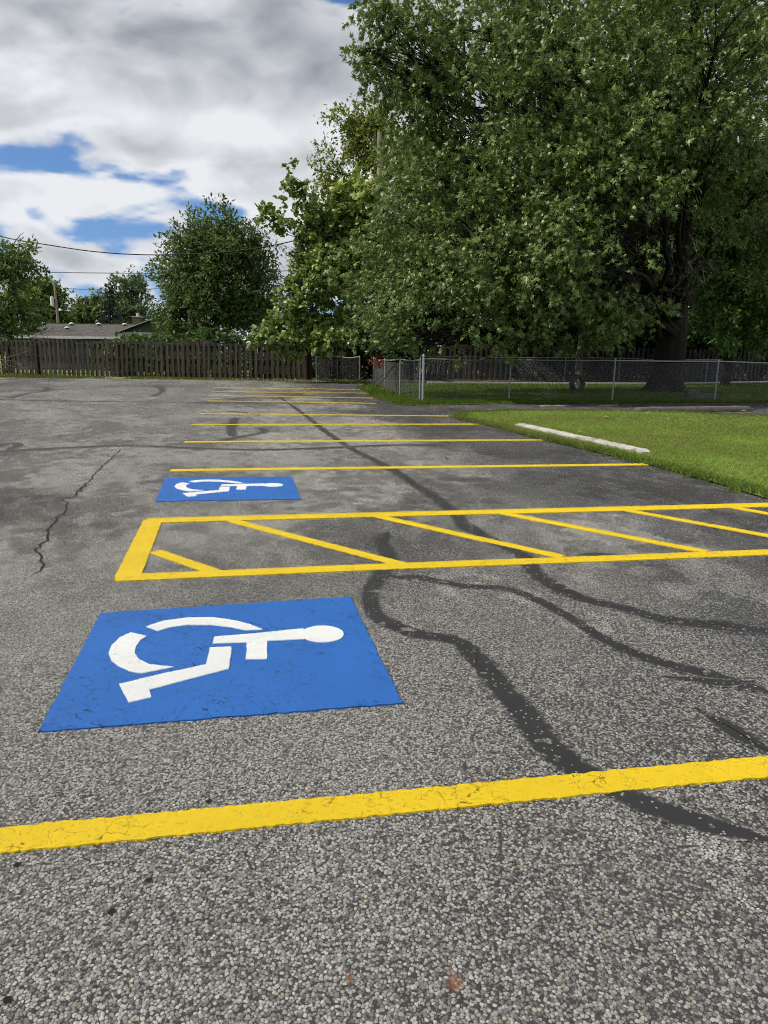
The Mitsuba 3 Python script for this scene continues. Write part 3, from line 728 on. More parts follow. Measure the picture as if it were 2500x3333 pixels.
# ---------------------------------------------------------------- concrete wheel stops
def wheel_stop(a, b, w, h, label, group, mat='mat_concrete', seed=1):
    a, b = np.array(a), np.array(b)
    L = np.linalg.norm(b - a)
    d = unit(b - a)
    s = np.array([-d[1], d[0]])
    prof = np.array([(-0.5, 0), (-0.5, 0.45), (-0.40, 0.82), (-0.30, 1.0), (0.30, 1.0), (0.40, 0.82), (0.5, 0.45), (0.5, 0)])
    nx = int(L / 0.05)
    r = np.random.default_rng(seed)
    t = np.linspace(0, L, nx)
    end = np.clip(np.minimum(t, L - t) / 0.06, 0.55, 1)
    v = []
    for ti, e in zip(t, end):
        pr = prof * [w * (0.8 + 0.2 * e), h * e]
        base = a + d * ti
        for x, z in pr:
            v.append([*(base + s * x), z + 0.012])
    v = np.array(v)
    v += (meshkit.fbm(v * 9 + seed, 3, seed)[:, None] - 0.5) * np.array([0.012, 0.012, 0.016])
    v += r.normal(0, 0.0025, v.shape)
    m = len(prof)
    i, j = np.meshgrid(np.arange(nx - 1), np.arange(m - 1), indexing='ij')
    f = np.stack([i * m + j, i * m + j + 1, (i + 1) * m + j + 1, (i + 1) * m + j], -1).reshape(-1, 4)
    caps = np.array([[0, q + 1, q] for q in range(1, m - 1)])
    f = np.vstack([f[:, [0, 1, 2]], f[:, [0, 2, 3]], caps[:, ::-1], caps + (nx - 1) * m])
    k = thing('wheel_stop', label, 'wheel stop', group)
    scene[k] = mikit.ply((v, f), mat, smooth=35)
    return k


wheel_stop(STOP[0], STOP[1], 0.20, 0.065, 'long weathered pale concrete wheel stop lying in the sunlit grass', 'concrete wheel stops')
wheel_stop(STOP_2[0], STOP_2[1], 0.22, 0.12, 'grey concrete wheel stop in the shade on the driveway edge', 'concrete wheel stops', 'mat_old_stone', 2)
# ---------------------------------------------------------------- wooden fences
def board_mesh(w, t, h, seed):
    """A dog-eared picket, slightly cupped and split at the top."""
    r = np.random.default_rng(seed)
    c = 0.028
    o = np.array([(-w / 2, 0), (w / 2, 0), (w / 2 + r.normal(0, .003), h - c), (w / 2 - c, h + r.normal(0, .008)), (-w / 2 + c, h + r.normal(0, .008)), (-w / 2, h - c + r.normal(0, .01))])
    v = np.vstack([np.column_stack([o[:, 0], np.full(6, -t / 2), o[:, 1]]), np.column_stack([o[:, 0], np.full(6, t / 2), o[:, 1]])])
    f = [[0, 1, 2], [0, 2, 3], [0, 3, 4], [0, 4, 5]]
    f = f + [[b + 6 for b in x[::-1]] for x in f]
    for i in range(6):
        j = (i + 1) % 6
        f += [[i, i + 6, j + 6], [i, j + 6, j]]
    return v, np.array(f)


BOARDS = [mikit.ply(board_mesh(0.145 * s, 0.020, 1.0, q), 'mat_fence') for q, s in enumerate((1.0, 0.97, 1.03, 0.95, 1.0, 1.05))]


def wood_fence(label, base, heights, z0, pitch, seed, panel=2.44, both=True):
    r = np.random.default_rng(seed)
    k = thing('wooden_fence', label, 'fence', None)
    p = np.array(base, float)
    s = np.concatenate([[0], np.cumsum(np.linalg.norm(np.diff(p, axis=0), axis=1))])
    at = lambda q: np.array([np.interp(q, s, p[:, 0]), np.interp(q, s, p[:, 1])])
    hs = lambda q: np.interp(q, s, heights)
    L = s[-1]
    x, i = 0.0, 0
    pn = {}
    while x < L:
        c = at(x)
        d = unit(at(min(x + 0.05, L)) - at(max(x - 0.05, 0)))
        ang = math.degrees(math.atan2(d[1], d[0]))
        nrm = np.array([-d[1], d[0]])
        pi_ = int(x / panel)
        if pi_ not in pn:
            pn[pi_] = (r.normal(0, 0.045), r.normal(0, 0.024), r.normal(0.8, 1.1))
        dz, slope, tilt = pn[pi_]
        frac = (x - pi_ * panel) / panel - 0.5
        for side in ((-1, 1) if both else (-1,)):
            if r.random() < 0.012:
                continue
            cc = c + nrm * (0.072 * side) + d * ((pitch / 2 if side > 0 else 0) + r.normal(0, 0.012))
            hh = hs(x) + dz + slope * frac * 4 + r.normal(0, 0.016)
            b = BOARDS[r.integers(len(BOARDS))]
            m = T().translate([cc[0], cc[1], z0 + r.normal(0, 0.012)]).rotate([0, 0, 1], ang).rotate([0, 1, 0], tilt + r.normal(0, 0.55)).scale([1, 1, hh])
            key = numbered(f'{k}__board')
            scene[key] = {**b, 'to_world': m}
        x += pitch * r.uniform(0.96, 1.04)
        i += 1
    q = 0.0
    while q < L:
        e = min(q + panel, L)
        a, b = at(q), at(e)
        dz, slope, tilt = pn.get(int(q / panel), (0, 0, 0))
        for zz in (0.16, 0.53, 0.90):
            obj('rail', beam((*a, z0 + zz * hs(q)), (*b, z0 + zz * hs(e)), 0.118, 0.04), 'mat_fence', k)
        obj('post', box(a[0] - 0.042, a[0] + 0.042, a[1] - 0.041, a[1] + 0.041, 0, z0 + hs(q) * 0.93), 'mat_fence', k)
        q = e + 1e-6
    return k


wood_fence('long weathered shadowbox wooden fence across the far end of the lot', [(-36, 42.4), (-20.5, 40.25), (-13.2, 38.9), (-4.0, 37.75), (-2.6, 38.9), (-1.6, 40.6)],
           [2.1, 2.02, 1.88, 1.88, 1.86, 1.8], 0.02, 0.285, 3)
wood_fence('dark shaded wooden fence behind the oak and the rear chain link', [(1.2, 41.6), (8.5, 42.0), (14.5, 42.6), (22, 44.0), (33, 47.5)], [1.9, 1.9, 1.88, 1.9, 1.9], 0.02, 0.30, 4)


# ---------------------------------------------------------------- chain link fences
def link_mesh(a, b, h0, h1, seed, pitch=0.092, rad=0.0025, sag=0.012):
    """The woven wire between two posts: diagonal wires both ways, one family in front of the other."""
    a, b = np.array(a, float), np.array(b, float)
    L = np.linalg.norm(b - a)
    d = unit(b - a)
    nrm = np.array([-d[1], d[0]])
    parts = []
    z0, z1 = 0.05, 1.0
    H = min(h0, h1) - 0.03 - z0
    ang3 = np.arange(3) * 2 * np.pi / 3
    for fam in (1, -1):
        for c in np.arange(-H, L + H, pitch):
            # the line x = c + fam * (z - z0), kept to 0..L and 0..H
            x0, x1 = (c, c + H) if fam > 0 else (c, c - H)
            zz = np.array([0.0, H])
            xs = np.array([x0, x1])
            lo, hi = 0.0, 1.0
            dx = xs[1] - xs[0]
            t0, t1 = sorted(((0 - xs[0]) / dx, (L - xs[0]) / dx))
            lo, hi = max(lo, t0), min(hi, t1)
            if hi - lo < 0.01:
                continue
            m = max(2, int((hi - lo) * H / 0.30) + 1)
            t = np.linspace(lo, hi, m)
            x = xs[0] + dx * t
            z = z0 + H * t
            wob = (meshkit.noise(np.column_stack([x * 0.9, z * 1.3, 0 * x + seed]), seed) - 0.5) * sag * 2
            dip = -0.022 * np.sin(np.pi * np.clip(x / L, 0, 1)) * t
            q = np.column_stack([a[0] + d[0] * x + nrm[0] * (wob + 0.0024 * fam), a[1] + d[1] * x + nrm[1] * (wob + 0.0024 * fam), z + dip + wob * 0.6])
            parts.append(tube(q, rad, 3, cap=False))
    return join(parts)


def post_tube(x, y, h, r, cap):
    pts = [(x, y, 0.0), (x, y, h)]
    rr = [r, r]
    if cap:
        pts += [(x, y, h + 0.005), (x, y, h + 0.03), (x, y, h + 0.055), (x, y, h + 0.075)]
        rr += [r * 1.25, r * 1.2, r * 0.8, r * 0.25]
    return tube(pts, rr, 10)


def chain_fence(label, pts, h, seed, thick_first=False, rail=True, pitch=0.092):
    k = thing('chain_link_fence', label, 'fence')
    r = np.random.default_rng(seed)
    hs = [h + r.normal(0, 0.015) for _ in pts]
    for i, (x, y) in enumerate(pts):
        big = thick_first and i == 0
        obj('post', post_tube(x, y, hs[i] + (0.06 if big else 0.0), 0.037 if big else 0.024, True), 'mat_galvanised', k, smooth=40)
        if big:
            for zz in (0.25, 0.55, 0.85, 1.1):
                obj('band', tube([(x, y, zz - 0.012), (x, y, zz + 0.012)], 0.042, 10), 'mat_galvanised', k, smooth=40)
    for i in range(len(pts) - 1):
        a, b = np.array(pts[i]), np.array(pts[i + 1])
        d = unit(b - a)
        nrm = np.array([d[1], -d[0]])
        if rail:
            t = np.linspace(0, 1, 9)[:, None]
            q = np.column_stack([a + (b - a) * t, hs[i] + (hs[i + 1] - hs[i]) * t - 0.035 * np.sin(np.pi * t) ** 2 * r.uniform(0.2, 1.2)])
            obj('top_rail', tube(q, 0.020, 8), 'mat_galvanised', k, smooth=40)
        o = nrm * 0.034
        stuff(obj('wire_mesh', link_mesh(a + o, b + o, hs[i], hs[i + 1], seed * 10 + i, pitch), 'mat_wire', k))
    return k


fp = list(FRONT_POSTS) + [(13.9, 23.45), (17.4, 24.15)]
chain_fence('chain link fence with white corner post along the driveway', fp, 1.23, 5, True)
chain_fence('short chain link return running back from the white corner post', [(1.0, 21.05)] + list(RETURN_POSTS), 1.16, 6)
chain_fence('small chain link gate panel at the end of the wooden fence', GATE_POSTS, 1.24, 8)
chain_fence('rear chain link fence behind the pale edging strip', [(1.5, 37.9), (4.2, 38.2), (6.6, 38.4), (9.6, 39.0), (12.7, 39.6), (15.9, 40.9), (18.8, 42.7), (21.8, 44.8), (25, 47)], 1.30, 9)

# ---------------------------------------------------------------- the house behind the fence
k = thing('house', 'low bungalow with grey shingle roof behind the wooden fence', 'house')
H0, H1, YR, YE, YB = -30.4, -14.5, 62.3, 57.8, 66.8
zr, ze = 3.66, 2.52
obj('wall', box(H0 + 0.5, H1 - 0.5, YE + 0.55, YB - 0.55, 0, ze - 0.02), 'mat_siding', k)


def roof_slab(x0, x1, ya, za, yb, zb, t=0.12):
    v = np.array([(x0, ya, za), (x1, ya, za), (x1, yb, zb), (x0, yb, zb), (x0, ya, za - t), (x1, ya, za - t), (x1, yb, zb - t), (x0, yb, zb - t)], float)
    f = np.array([[0, 1, 2, 3], [7, 6, 5, 4], [0, 4, 5, 1], [1, 5, 6, 2], [2, 6, 7, 3], [3, 7, 4, 0]])
    return v, f


obj('roof', join([roof_slab(H0, H1, YE, ze, YR, zr), roof_slab(H0, H1, YR, zr, YB, ze)]), 'mat_shingle', k)
obj('ridge_cap', beam((H0, YR, zr + 0.01), (H1, YR, zr + 0.01), 0.3, 0.05), 'mat_shingle', f'{k}__roof')
obj('fascia', beam((H0, YE - 0.02, ze - 0.09), (H1, YE - 0.02, ze - 0.09), 0.03, 0.2), 'mat_trim', k)
for s in (H0, H1):
    v = np.array([(s, YE + .5, ze - 0.02), (s, YB - .5, ze - 0.02), (s, YR, zr - 0.12)], float)
    w = v.copy()
    inn = 0.5 if s == H0 else -0.5
    v[:, 0] += inn
    w[:, 0] += inn * 1.2
    obj('gable_wall', (np.vstack([v, w]), np.array([[0, 1, 2], [5, 4, 3], [0, 3, 4], [0, 4, 1], [1, 4, 5], [1, 5, 2], [2, 5, 3], [2, 3, 0]])), 'mat_siding', k)
for x, y in ((-28.7, 61.7), (-26.35, 61.7), (-24.1, 61.7), (-21.9, 61.7), (-26.1, 60.2)):
    z = ze + (zr - ze) * (y - YE) / (YR - YE)
    vv = obj('roof_vent', tube([(x, y, z - 0.05), (x, y, z + 0.10)], 0.12, 10), 'mat_dark_metal', k)
    obj('cap', tube([(x, y, z + 0.10), (x, y, z + 0.14), (x, y, z + 0.22)], [0.20, 0.19, 0.05], 10), 'mat_light_metal', vv)
# the cross gable that faces the lot
gx0, gx1, gyf, gyb = -20.75, -14.9, 56.6, 60.5
gm = (gx0 + gx1) / 2
gz0, gz1 = 2.88, 3.96
obj('front_wall', box(gx0 + 0.35, gx1 - 0.35, gyf + 0.3, gyb - 1.0, 0, gz0 - 0.05), 'mat_siding', k)
v = np.array([(gx0 + .35, gyf + .3, gz0 - .05), (gx1 - .35, gyf + .3, gz0 - .05), (gm, gyf + .3, gz1 - .14)])
w = v + [0, 0.1, 0]
obj('gable_wall', (np.vstack([v, w]), np.array([[0, 1, 2], [5, 4, 3], [0, 3, 4], [0, 4, 1], [1, 4, 5], [1, 5, 2], [2, 5, 3], [2, 3, 0]])), 'mat_siding', k)
for a, b in ((gx0, gm), (gx1, gm)):
    v = np.array([(a, gyf, gz0), (b, gyf, gz1), (b, gyb + 1.5, gz1), (a, gyb + 1.5, gz0)], float)
    lowv = v - [0, 0, 0.1]
    ff = np.array([[0, 1, 2, 3], [7, 6, 5, 4], [0, 4, 5, 1], [1, 5, 6, 2], [2, 6, 7, 3], [3, 7, 4, 0]])
    obj('gable_roof', (np.vstack([v, lowv]), ff), 'mat_shingle', k)
    obj('barge_board', beam((a, gyf - 0.02, gz0 - 0.07), (b, gyf - 0.02, gz1 - 0.07), 0.035, 0.17, up=(0, 1, 0)), 'mat_trim', k)
obj('frieze_board', box(gx0 + 0.35, gx1 - 0.35, gyf + 0.26, gyf + 0.30, 2.70, 2.86), 'mat_trim', k)
obj('corner_board', box(gx0 + 0.33, gx0 + 0.45, gyf + 0.25, gyf + 0.298, 0, 2.70), 'mat_trim', k)
wi = obj('window', box(-20.2, -18.3, gyf + 0.24, gyf + 0.30, 1.4, 2.68), 'mat_trim', k)
obj('pane', box(-20.08, -19.3, gyf + 0.225, gyf + 0.245, 1.5, 2.56), 'mat_window', wi)
obj('pane', box(-19.2, -18.42, gyf + 0.225, gyf + 0.245, 1.5, 2.56), 'mat_window', wi)
ch = obj('chimney', box(-21.5, -20.85, 62.5, 63.2, 2.5, 4.25), 'mat_brick', k)
obj('chimney_cap', box(-21.55, -20.8, 62.45, 63.25, 4.25, 4.34), 'mat_concrete', ch)
obj('flue', tube([(-21.15, 62.85, 4.34), (-21.15, 62.85, 4.6)], [0.11, 0.13], 10), 'mat_light_metal', ch)

# ---------------------------------------------------------------- utility poles and wires
k = thing('utility_pole', 'thin wooden utility pole left, above the grey roof', 'utility pole')
obj('pole', tube([(-31.12, 70, 0), (-31.2, 70, 7.75)], [0.15, 0.10], 10), 'mat_pole', k, smooth=40)
obj('transformer', tube([(-31.50, 69.9, 5.5), (-31.50, 69.9, 5.55), (-31.50, 69.9, 6.3), (-31.50, 69.9, 6.4)], [0.11, 0.17, 0.17, 0.09], 12), 'mat_light_metal', k, smooth=40)
obj('bracket', beam((-31.5, 69.9, 5.9), (-31.15, 69.95, 5.9), 0.08, 0.1), 'mat_dark_metal', k)
obj('insulator', tube([(-31.2, 70, 7.75), (-31.2, 70, 7.9)], 0.05, 8), 'mat_light_metal', k)
obj('lamp', tube([(-30.75, 69.8, 5.12), (-30.75, 69.8, 5.2), (-30.75, 69.8, 5.3)], [0.17, 0.16, 0.05], 10), 'mat_light_metal', k, smooth=40)
obj('lamp_arm', beam((-31.15, 70, 5.32), (-30.75, 69.8, 5.32), 0.05, 0.05), 'mat_dark_metal', k)
k = thing('utility_pole', 'tall grey utility pole with transformer half hidden among the trees', 'utility pole')
obj('pole', tube([(-0.30, 44, 0), (-0.5, 44, 13.6)], [0.20, 0.14], 12), 'mat_pole', k, smooth=40)
obj('transformer', tube([(-0.92, 43.6, 9.95), (-0.92, 43.6, 10.0), (-0.92, 43.6, 11.1), (-0.92, 43.6, 11.2)], [0.22, 0.31, 0.27, 0.14], 14), 'mat_light_metal', k, smooth=40)
obj('bushing', tube([(-0.98, 43.6, 11.2), (-0.98, 43.6, 11.6)], [0.05, 0.03], 8), 'mat_light_metal', k)
obj('bracket', beam((-0.75, 43.7, 10.6), (-0.42, 43.95, 10.6), 0.1, 0.14), 'mat_dark_metal', k)
for nm, pts, rad, lab in ((0, WIRE_1, 0.034, 'thick sagging overhead cable crossing the sky above the roof'), (0, WIRE_2, 0.026, 'straight level overhead wire below the sagging cable'),
                          (0, WIRE_3, 0.022, 'lowest thin overhead wire from the left pole'), (0, WIRE_4, 0.012, 'dark cable sagging along the top of the wooden fence')):
    k = thing('overhead_wire', lab, 'wire', 'overhead wires')
    scene[k] = mikit.ply(tube(smooth_path(pts, 0.6), rad, 6), 'mat_cable', smooth=True)

# ---------------------------------------------------------------- things under the oak
k = thing('tyre', 'worn black tyre standing upright under the oak, pale on its left side', 'tyre')
tx, ty = 7.35, 27.8
TW = T().translate([tx, ty, 0.345]).rotate([0, 0, 1], 28).rotate([1, 0, 0], 90)
prof = [(0.20, -0.075), (0.235, -0.095), (0.30, -0.092), (0.325, -0.07), (0.332, 0), (0.325, 0.07), (0.30, 0.092), (0.235, 0.095), (0.20, 0.075), (0.215, 0.0), (0.20, -0.075)]
tm = trimesh.creation.revolve(np.array(prof), sections=36)
obj('casing', tm, 'mat_rubber', k, smooth=40, to_world=TW)
for i in range(36):
    a = i * 10
    obj('tread_block', box(0.326, 0.341, -0.066, 0.066, -0.018, 0.018), 'mat_rubber', k, to_world=TW @ T().rotate([0, 0, 1], a) @ T().rotate([1, 0, 0], 90))
k = thing('stone_bench', 'low weathered stone block with a flat slab, right of the oak trunk', 'bench')
lx, ly = 10.35, 23.7
m = trimesh.creation.box([1.0, 0.34, 0.20])
m = m.subdivide().subdivide().subdivide()
m.vertices += (meshkit.fbm(m.vertices * 7 + 4, 3, 5)[:, None] - 0.5) * 0.05
obj('block', m, 'mat_old_stone', k, smooth=40, to_world=T().translate([lx, ly, 0.10]).rotate([0, 0, 1], 8))
m = trimesh.creation.box([0.40, 0.34, 0.13])
m = m.subdivide().subdivide().subdivide()
m.vertices += (meshkit.fbm(m.vertices * 9 + 1, 3, 6)[:, None] - 0.5) * 0.04
obj('slab', m, 'mat_old_stone', k, smooth=40, to_world=T().translate([lx - 0.32, ly + 0.02, 0.27]).rotate([0, 0, 1], 5))
# ---------------------------------------------------------------- trees
OAK_LEAF = (np.array([(0, 0, 0), (0.5, 0.10, 0.03), (1.0, 0, -0.08), (0.5, -0.10, 0.03), (0.72, 0.40, -0.06), (0.72, -0.40, -0.06), (0.34, 0.34, -0.03), (0.34, -0.34, -0.03), (0.22, 0.05, 0), (0.22, -0.05, 0)], float),
            np.array([[0, 3, 1], [3, 2, 1], [8, 4, 1], [9, 3, 5], [0, 1, 6], [0, 7, 3]]))
HEART_LEAF = (np.array([(0, 0, 0), (0.02, 0.30, -0.05), (0.30, 0.47, -0.07), (0.65, 0.30, -0.07), (1.0, 0, -0.16), (0.65, -0.30, -0.07), (0.30, -0.47, -0.07), (0.02, -0.30, -0.05), (0.45, 0, 0.05)], float),
              np.array([[8, 0, 1][::-1], [8, 1, 2][::-1], [8, 2, 3][::-1], [8, 3, 4][::-1], [8, 4, 5][::-1], [8, 5, 6][::-1], [8, 6, 7][::-1], [8, 7, 0][::-1]]))
OVAL_LEAF = (np.array([(0, 0, 0), (0.5, 0.24, -0.03), (1.0, 0, -0.10), (0.5, -0.24, -0.03), (0.5, 0, 0.05)], float),
             np.array([[0, 4, 1], [4, 2, 1], [0, 3, 4], [3, 2, 4]]))
DIAMOND = (np.array([(0, 0, 0), (0.5, 0.30, 0.05), (1.0, 0, -0.12), (0.5, -0.30, 0.05)], float), np.array([[0, 2, 1], [0, 3, 2]]))


def sphere_dirs(n, r):
    return unit(r.normal(size=(n, 3)))


def leaf_mesh(base, d, nrm, size, kind, col):
    d = unit(d)
    s = unit(np.cross(nrm, d))
    nn = np.cross(d, s)
    tv, tf = kind
    v = base[:, None] + size[:, None, None] * (tv[None, :, :1] * d[:, None] + tv[None, :, 1:2] * s[:, None] + tv[None, :, 2:] * nn[:, None])
    f = (np.arange(len(base))[:, None, None] * len(tv) + tf[None]).reshape(-1, 3)
    return (v.reshape(-1, 3), f), np.repeat(col, len(tv), axis=0)


def foliage(lobes, kind, size, dens, per, seed, tones, droop=0.3, spray=0.55, gap=0.30, inner=0.25, yellow=0.0, clump=0.42, star=False):
    """Sprays of leaves gathered in clumps over ellipsoid lobes; returns (leaf mesh, colours, spray list)."""
    r = np.random.default_rng(seed)
    B, A, O, H = [], [], [], []
    for L in lobes:
        c, rad = np.array(L[:3]), L[3]
        stretch = np.array([1, 1, (L[4] / rad if len(L) > 4 else 0.92)])
        n = int(dens * 12.6 * rad * rad * max(1, stretch[2] ** 0.5)) + 6
        # clump centres over the lobe's surface, then sprays round each
        nc = max(4, int(9 * rad * rad) + 3)
        cd = sphere_dirs(nc, r)
        cr = r.uniform(0.62, 1.02, nc) * (1 + 0.30 * (meshkit.fbm(cd * 1.9 + c * 3.1, 2, seed) - 0.5) * 2)
        which = r.integers(0, nc, n)
        size_c = clump * rad ** 0.6 * r.uniform(0.6, 1.35, nc)
        d = sphere_dirs(n, r)
        d[:, 2] = np.abs(d[:, 2]) * np.where(r.random(n) < 0.72, 1, -1)
        off = d * (size_c[which] * r.random(n) ** 0.4)[:, None] * np.array([1, 1, 0.72])
        p = c + (cd[which] * (rad * cr[which])[:, None] + off) * stretch
        fill = r.random(n) < inner
        p[fill] = c + sphere_dirs(fill.sum(), r) * (rad * r.uniform(0.1, 0.7, fill.sum()))[:, None] * stretch
        keep = meshkit.fbm(p * (0.50 if star else 0.62) + 20, 3, seed + 5) > gap + 0.05
        p, d, which = p[keep], unit(0.6 * d + 0.6 * cd[which])[keep], which[keep]
        B.append(p)
        O.append(d)
        A.append(unit(d * 0.8 + r.normal(0, 0.55, d.shape) + np.array([0, 0, -droop])))
        H.append(r.random(nc)[which])
    B, A, O, H = np.vstack(B), np.vstack(A), np.vstack(O), np.concatenate(H)
    ok = B[:, 2] > 0.45
    B, A, O, H = B[ok], A[ok], O[ok], H[ok]
    n = len(B)
    t = r.random((n, per)) ** 0.8
    pos = B[:, None] + A[:, None] * (t * spray)[..., None] + r.normal(0, 0.16 * spray, (n, per, 3))
    if star:        # whorls: the leaves crowd at the twig's end and radiate from it
        t = 1 - 0.65 * r.random((n, per)) ** 2.0
        pos = B[:, None] + A[:, None] * (t * spray)[..., None] + r.normal(0, 0.02, (n, per, 3))
    ld = A[:, None] * 0.7 + r.normal(0, 0.75, (n, per, 3)) + np.array([0, 0, -0.25 * droop])
    # leaves turn their faces to the light: mostly upwards and outwards
    ln = np.array([0, 0, 0.75]) + O[:, None] * 0.75 + r.normal(0, 0.50, (n, per, 3))
    if star:
        ld = A[:, None] * 0.45 + unit(r.normal(0, 1, (n, per, 3)))
    tone = 0.5 * H[:, None] + r.random((n, 1)) * 0.25 + r.random((n, per)) * 0.25
    shade = r.uniform(0.75, 1.25, (n, per))
    c0, c1 = np.array(tones[0]) * LEAF_GAIN + 0.006, np.array(tones[1]) * LEAF_GAIN + 0.006
    col = (c0 + (c1 - c0) * tone[..., None]) * shade[..., None]
    if yellow:
        yl = r.random((n, per)) < yellow
        col[yl] = np.array([0.20, 0.165, 0.020]) * r.uniform(0.6, 1.2, (yl.sum(), 1))
    N = n * per
    sz = size * r.uniform(0.55, 1.3, N)
    m, cc = leaf_mesh(pos.reshape(N, 3), ld.reshape(N, 3), ln.reshape(N, 3), sz, kind, np.clip(col.reshape(N, 3), 0, 1))
    return m, cc, B


LEAF_GAIN = 2.4


def limb(a, b, r0, r1, seed, sag=0.15, n=9):
    r = np.random.default_rng(seed)
    a, b = np.array(a, float), np.array(b, float)
    t = np.linspace(0, 1, n)[:, None]
    L = np.linalg.norm(b - a)
    off = np.cumsum(r.normal(0, 0.022 * L, (n, 3)), axis=0)
    off = off - t * off[-1]
    arch = np.array([0, 0, 1.0]) * sag * L * np.sin(np.pi * t)
    return tube(a + (b - a) * t + off + arch, np.linspace(r0, r1, n), 7, cap=False)


def branches(trunk_pts, lobes, sprays, seed, r0, twigs=24, thin=0.012, start=(0.25, 0.95), sag=0.06):
    r = np.random.default_rng(seed)
    tp = smooth_path(trunk_pts, 0.2)
    parts = []
    for i, L in enumerate(lobes):
        c, rad = np.array(L[:3]), L[3]
        lo, hi = int(start[0] * len(tp)), int(start[1] * len(tp)) - 1
        want = np.clip(np.searchsorted(tp[:, 2], c[2] - 0.35 * np.linalg.norm(tp[-1, :2] - c[:2])), lo, hi)
        a = tp[want]
        rb = r0 * min(1.0, 0.4 + 0.35 * rad)
        parts.append(limb(a, c, rb, rb * 0.22, seed * 31 + i, sag))
        near = sprays[np.linalg.norm(sprays - c, axis=1) < rad * 1.3]
        if len(near):
            for q in near[r.integers(0, len(near), twigs)]:
                o = a + (c - a) * r.uniform(0.72, 1.0)
                parts.append(limb(o, q, thin * 1.7, thin * 0.5, int(r.integers(1e9)), 0.05, 5))
    return join(parts)


def tree(name, label, lobes, kind, size, dens, per, seed, tones, base, r0, category='tree', group=None, trunk_top=None, bark='mat_bark', limbs=True, **kw):
    k = thing(name, label, category, group)
    m, c, sp = foliage(lobes, kind, size, dens, per, seed, tones, **kw)
    stuff(obj('crown', m, 'mat_foliage', k, color=c))
    zt = max(L[2] for L in lobes)
    cen = np.mean([L[:3] for L in lobes], axis=0)
    top = np.array(trunk_top) if trunk_top is not None else np.array([cen[0], cen[1], zt * 0.9])
    b = np.array(base, float)
    path = [b + [0, 0, -0.05], b + (top - b) * 0.3 + [0.05, 0, 0], b + (top - b) * 0.65, top]
    q = smooth_path(path, 0.3)
    obj('trunk', tube(q, np.linspace(r0, r0 * 0.18, len(q)), 10), bark, k, smooth=50)
    if limbs:
        obj('branches', branches(path, lobes, sp, seed + 1, r0 * 0.42, twigs=10, thin=max(0.010, r0 * 0.05)), bark, k, smooth=60)
        stuff(f'{k}__branches')
    return k


# the big oak: crown lobes that show, the body of the crown behind them, and the upper crown above the frame that shades them
OT = ((0.038, 0.066, 0.013), (0.078, 0.110, 0.026))
k = thing('oak_tree', 'huge spreading oak with thick dark trunk behind the chain link fence', 'tree')
OK_ = k
m1, c1, sp1 = foliage(OAK, OAK_LEAF, 0.165, 11.5, 8, 101, OT, droop=0.30, spray=0.40, gap=0.40, inner=0.06, star=True)
m2, c2, sp2 = foliage(OAK_BACK + [(8.4, 26.5, 7.6, 2.0), (8.2, 27.0, 5.2, 1.8), (9.6, 25.6, 9.4, 2.0), (8.8, 29.5, 6.5, 2.4), (6.5, 28.5, 8.5, 2.6), (13.6, 27, 5.6, 1.8)], OAK_LEAF, 0.22, 4.0, 12, 102, OT, droop=0.3, spray=0.75, gap=0.28, inner=0.5)
UPPER = [(3.5, 25, 12.8, 2.4), (7, 22.5, 12.8, 2.6), (10.5, 22, 12.2, 2.8), (12.5, 21, 10.5, 2.6), (13.5, 22, 7.5, 2.4), (5.5, 27, 14.5, 3), (9.5, 26, 15.5, 3.4), (13.5, 26, 14.5, 3), (10, 31, 15, 3.2), (15, 30, 12, 3), (17, 25, 9, 2.8), (6.5, 31, 12.5, 2.8), (12, 33, 9, 2.6)]
m3, c3, sp3 = foliage(UPPER, DIAMOND, 0.30, 1.5, 9, 103, OT, spray=0.9, gap=0.3, inner=0.5)
for m, c in ((m1, c1), (m2, c2), (m3, c3)):
    stuff(obj('crown', m, 'mat_leaf', k, color=c))
BX, BY = TRUNK[0]
tr = [(BX, BY, -0.1), (BX + 0.05, BY, 2.0), (BX - 0.05, BY, 4.5), (BX - 0.1, BY - 0.3, 7.5), (BX - 0.4, BY - 0.6, 11.0), (BX - 0.3, BY - 0.5, 14.5)]
q = smooth_path(tr, 0.12)
z = q[:, 2]
rad = 0.55 + 0.28 * np.exp(-np.maximum(z, 0) / 0.45) - 0.026 * np.clip(z - 2, 0, 12)
SD = 40
v, f = tube(q, np.maximum(rad, 0.12), SD, cap=False)
ax = np.repeat(q, SD, axis=0)
ang = np.tile(np.arange(SD) * 2 * np.pi / SD, len(q))
zz = np.repeat(z, SD)
ridge = meshkit.fbm(np.stack([np.cos(ang) * 4, np.sin(ang) * 4, zz * 0.55], -1) + 3, 3, 8) - 0.5
flare = np.exp(-np.maximum(zz, 0) / 0.35) * 0.20 * np.cos(ang * 5 + 1.0)
v = ax + (v - ax) * (1 + 0.22 * ridge + flare)[:, None]
obj('trunk', (v, f), 'mat_bark', k, smooth=60)
obj('branches', branches(tr, OAK + OAK_BACK, np.vstack([sp1, sp2]), 104, 0.17, twigs=26, thin=0.011, start=(0.16, 0.85), sag=0.08), 'mat_bark', k, smooth=60)
stuff(f'{k}__branches')
LL = smooth_path(LOW_LIMB, 0.2)
obj('low_limb', tube(LL, np.linspace(0.16, 0.035, len(LL)), 8), 'mat_pale_bark', k, smooth=60)


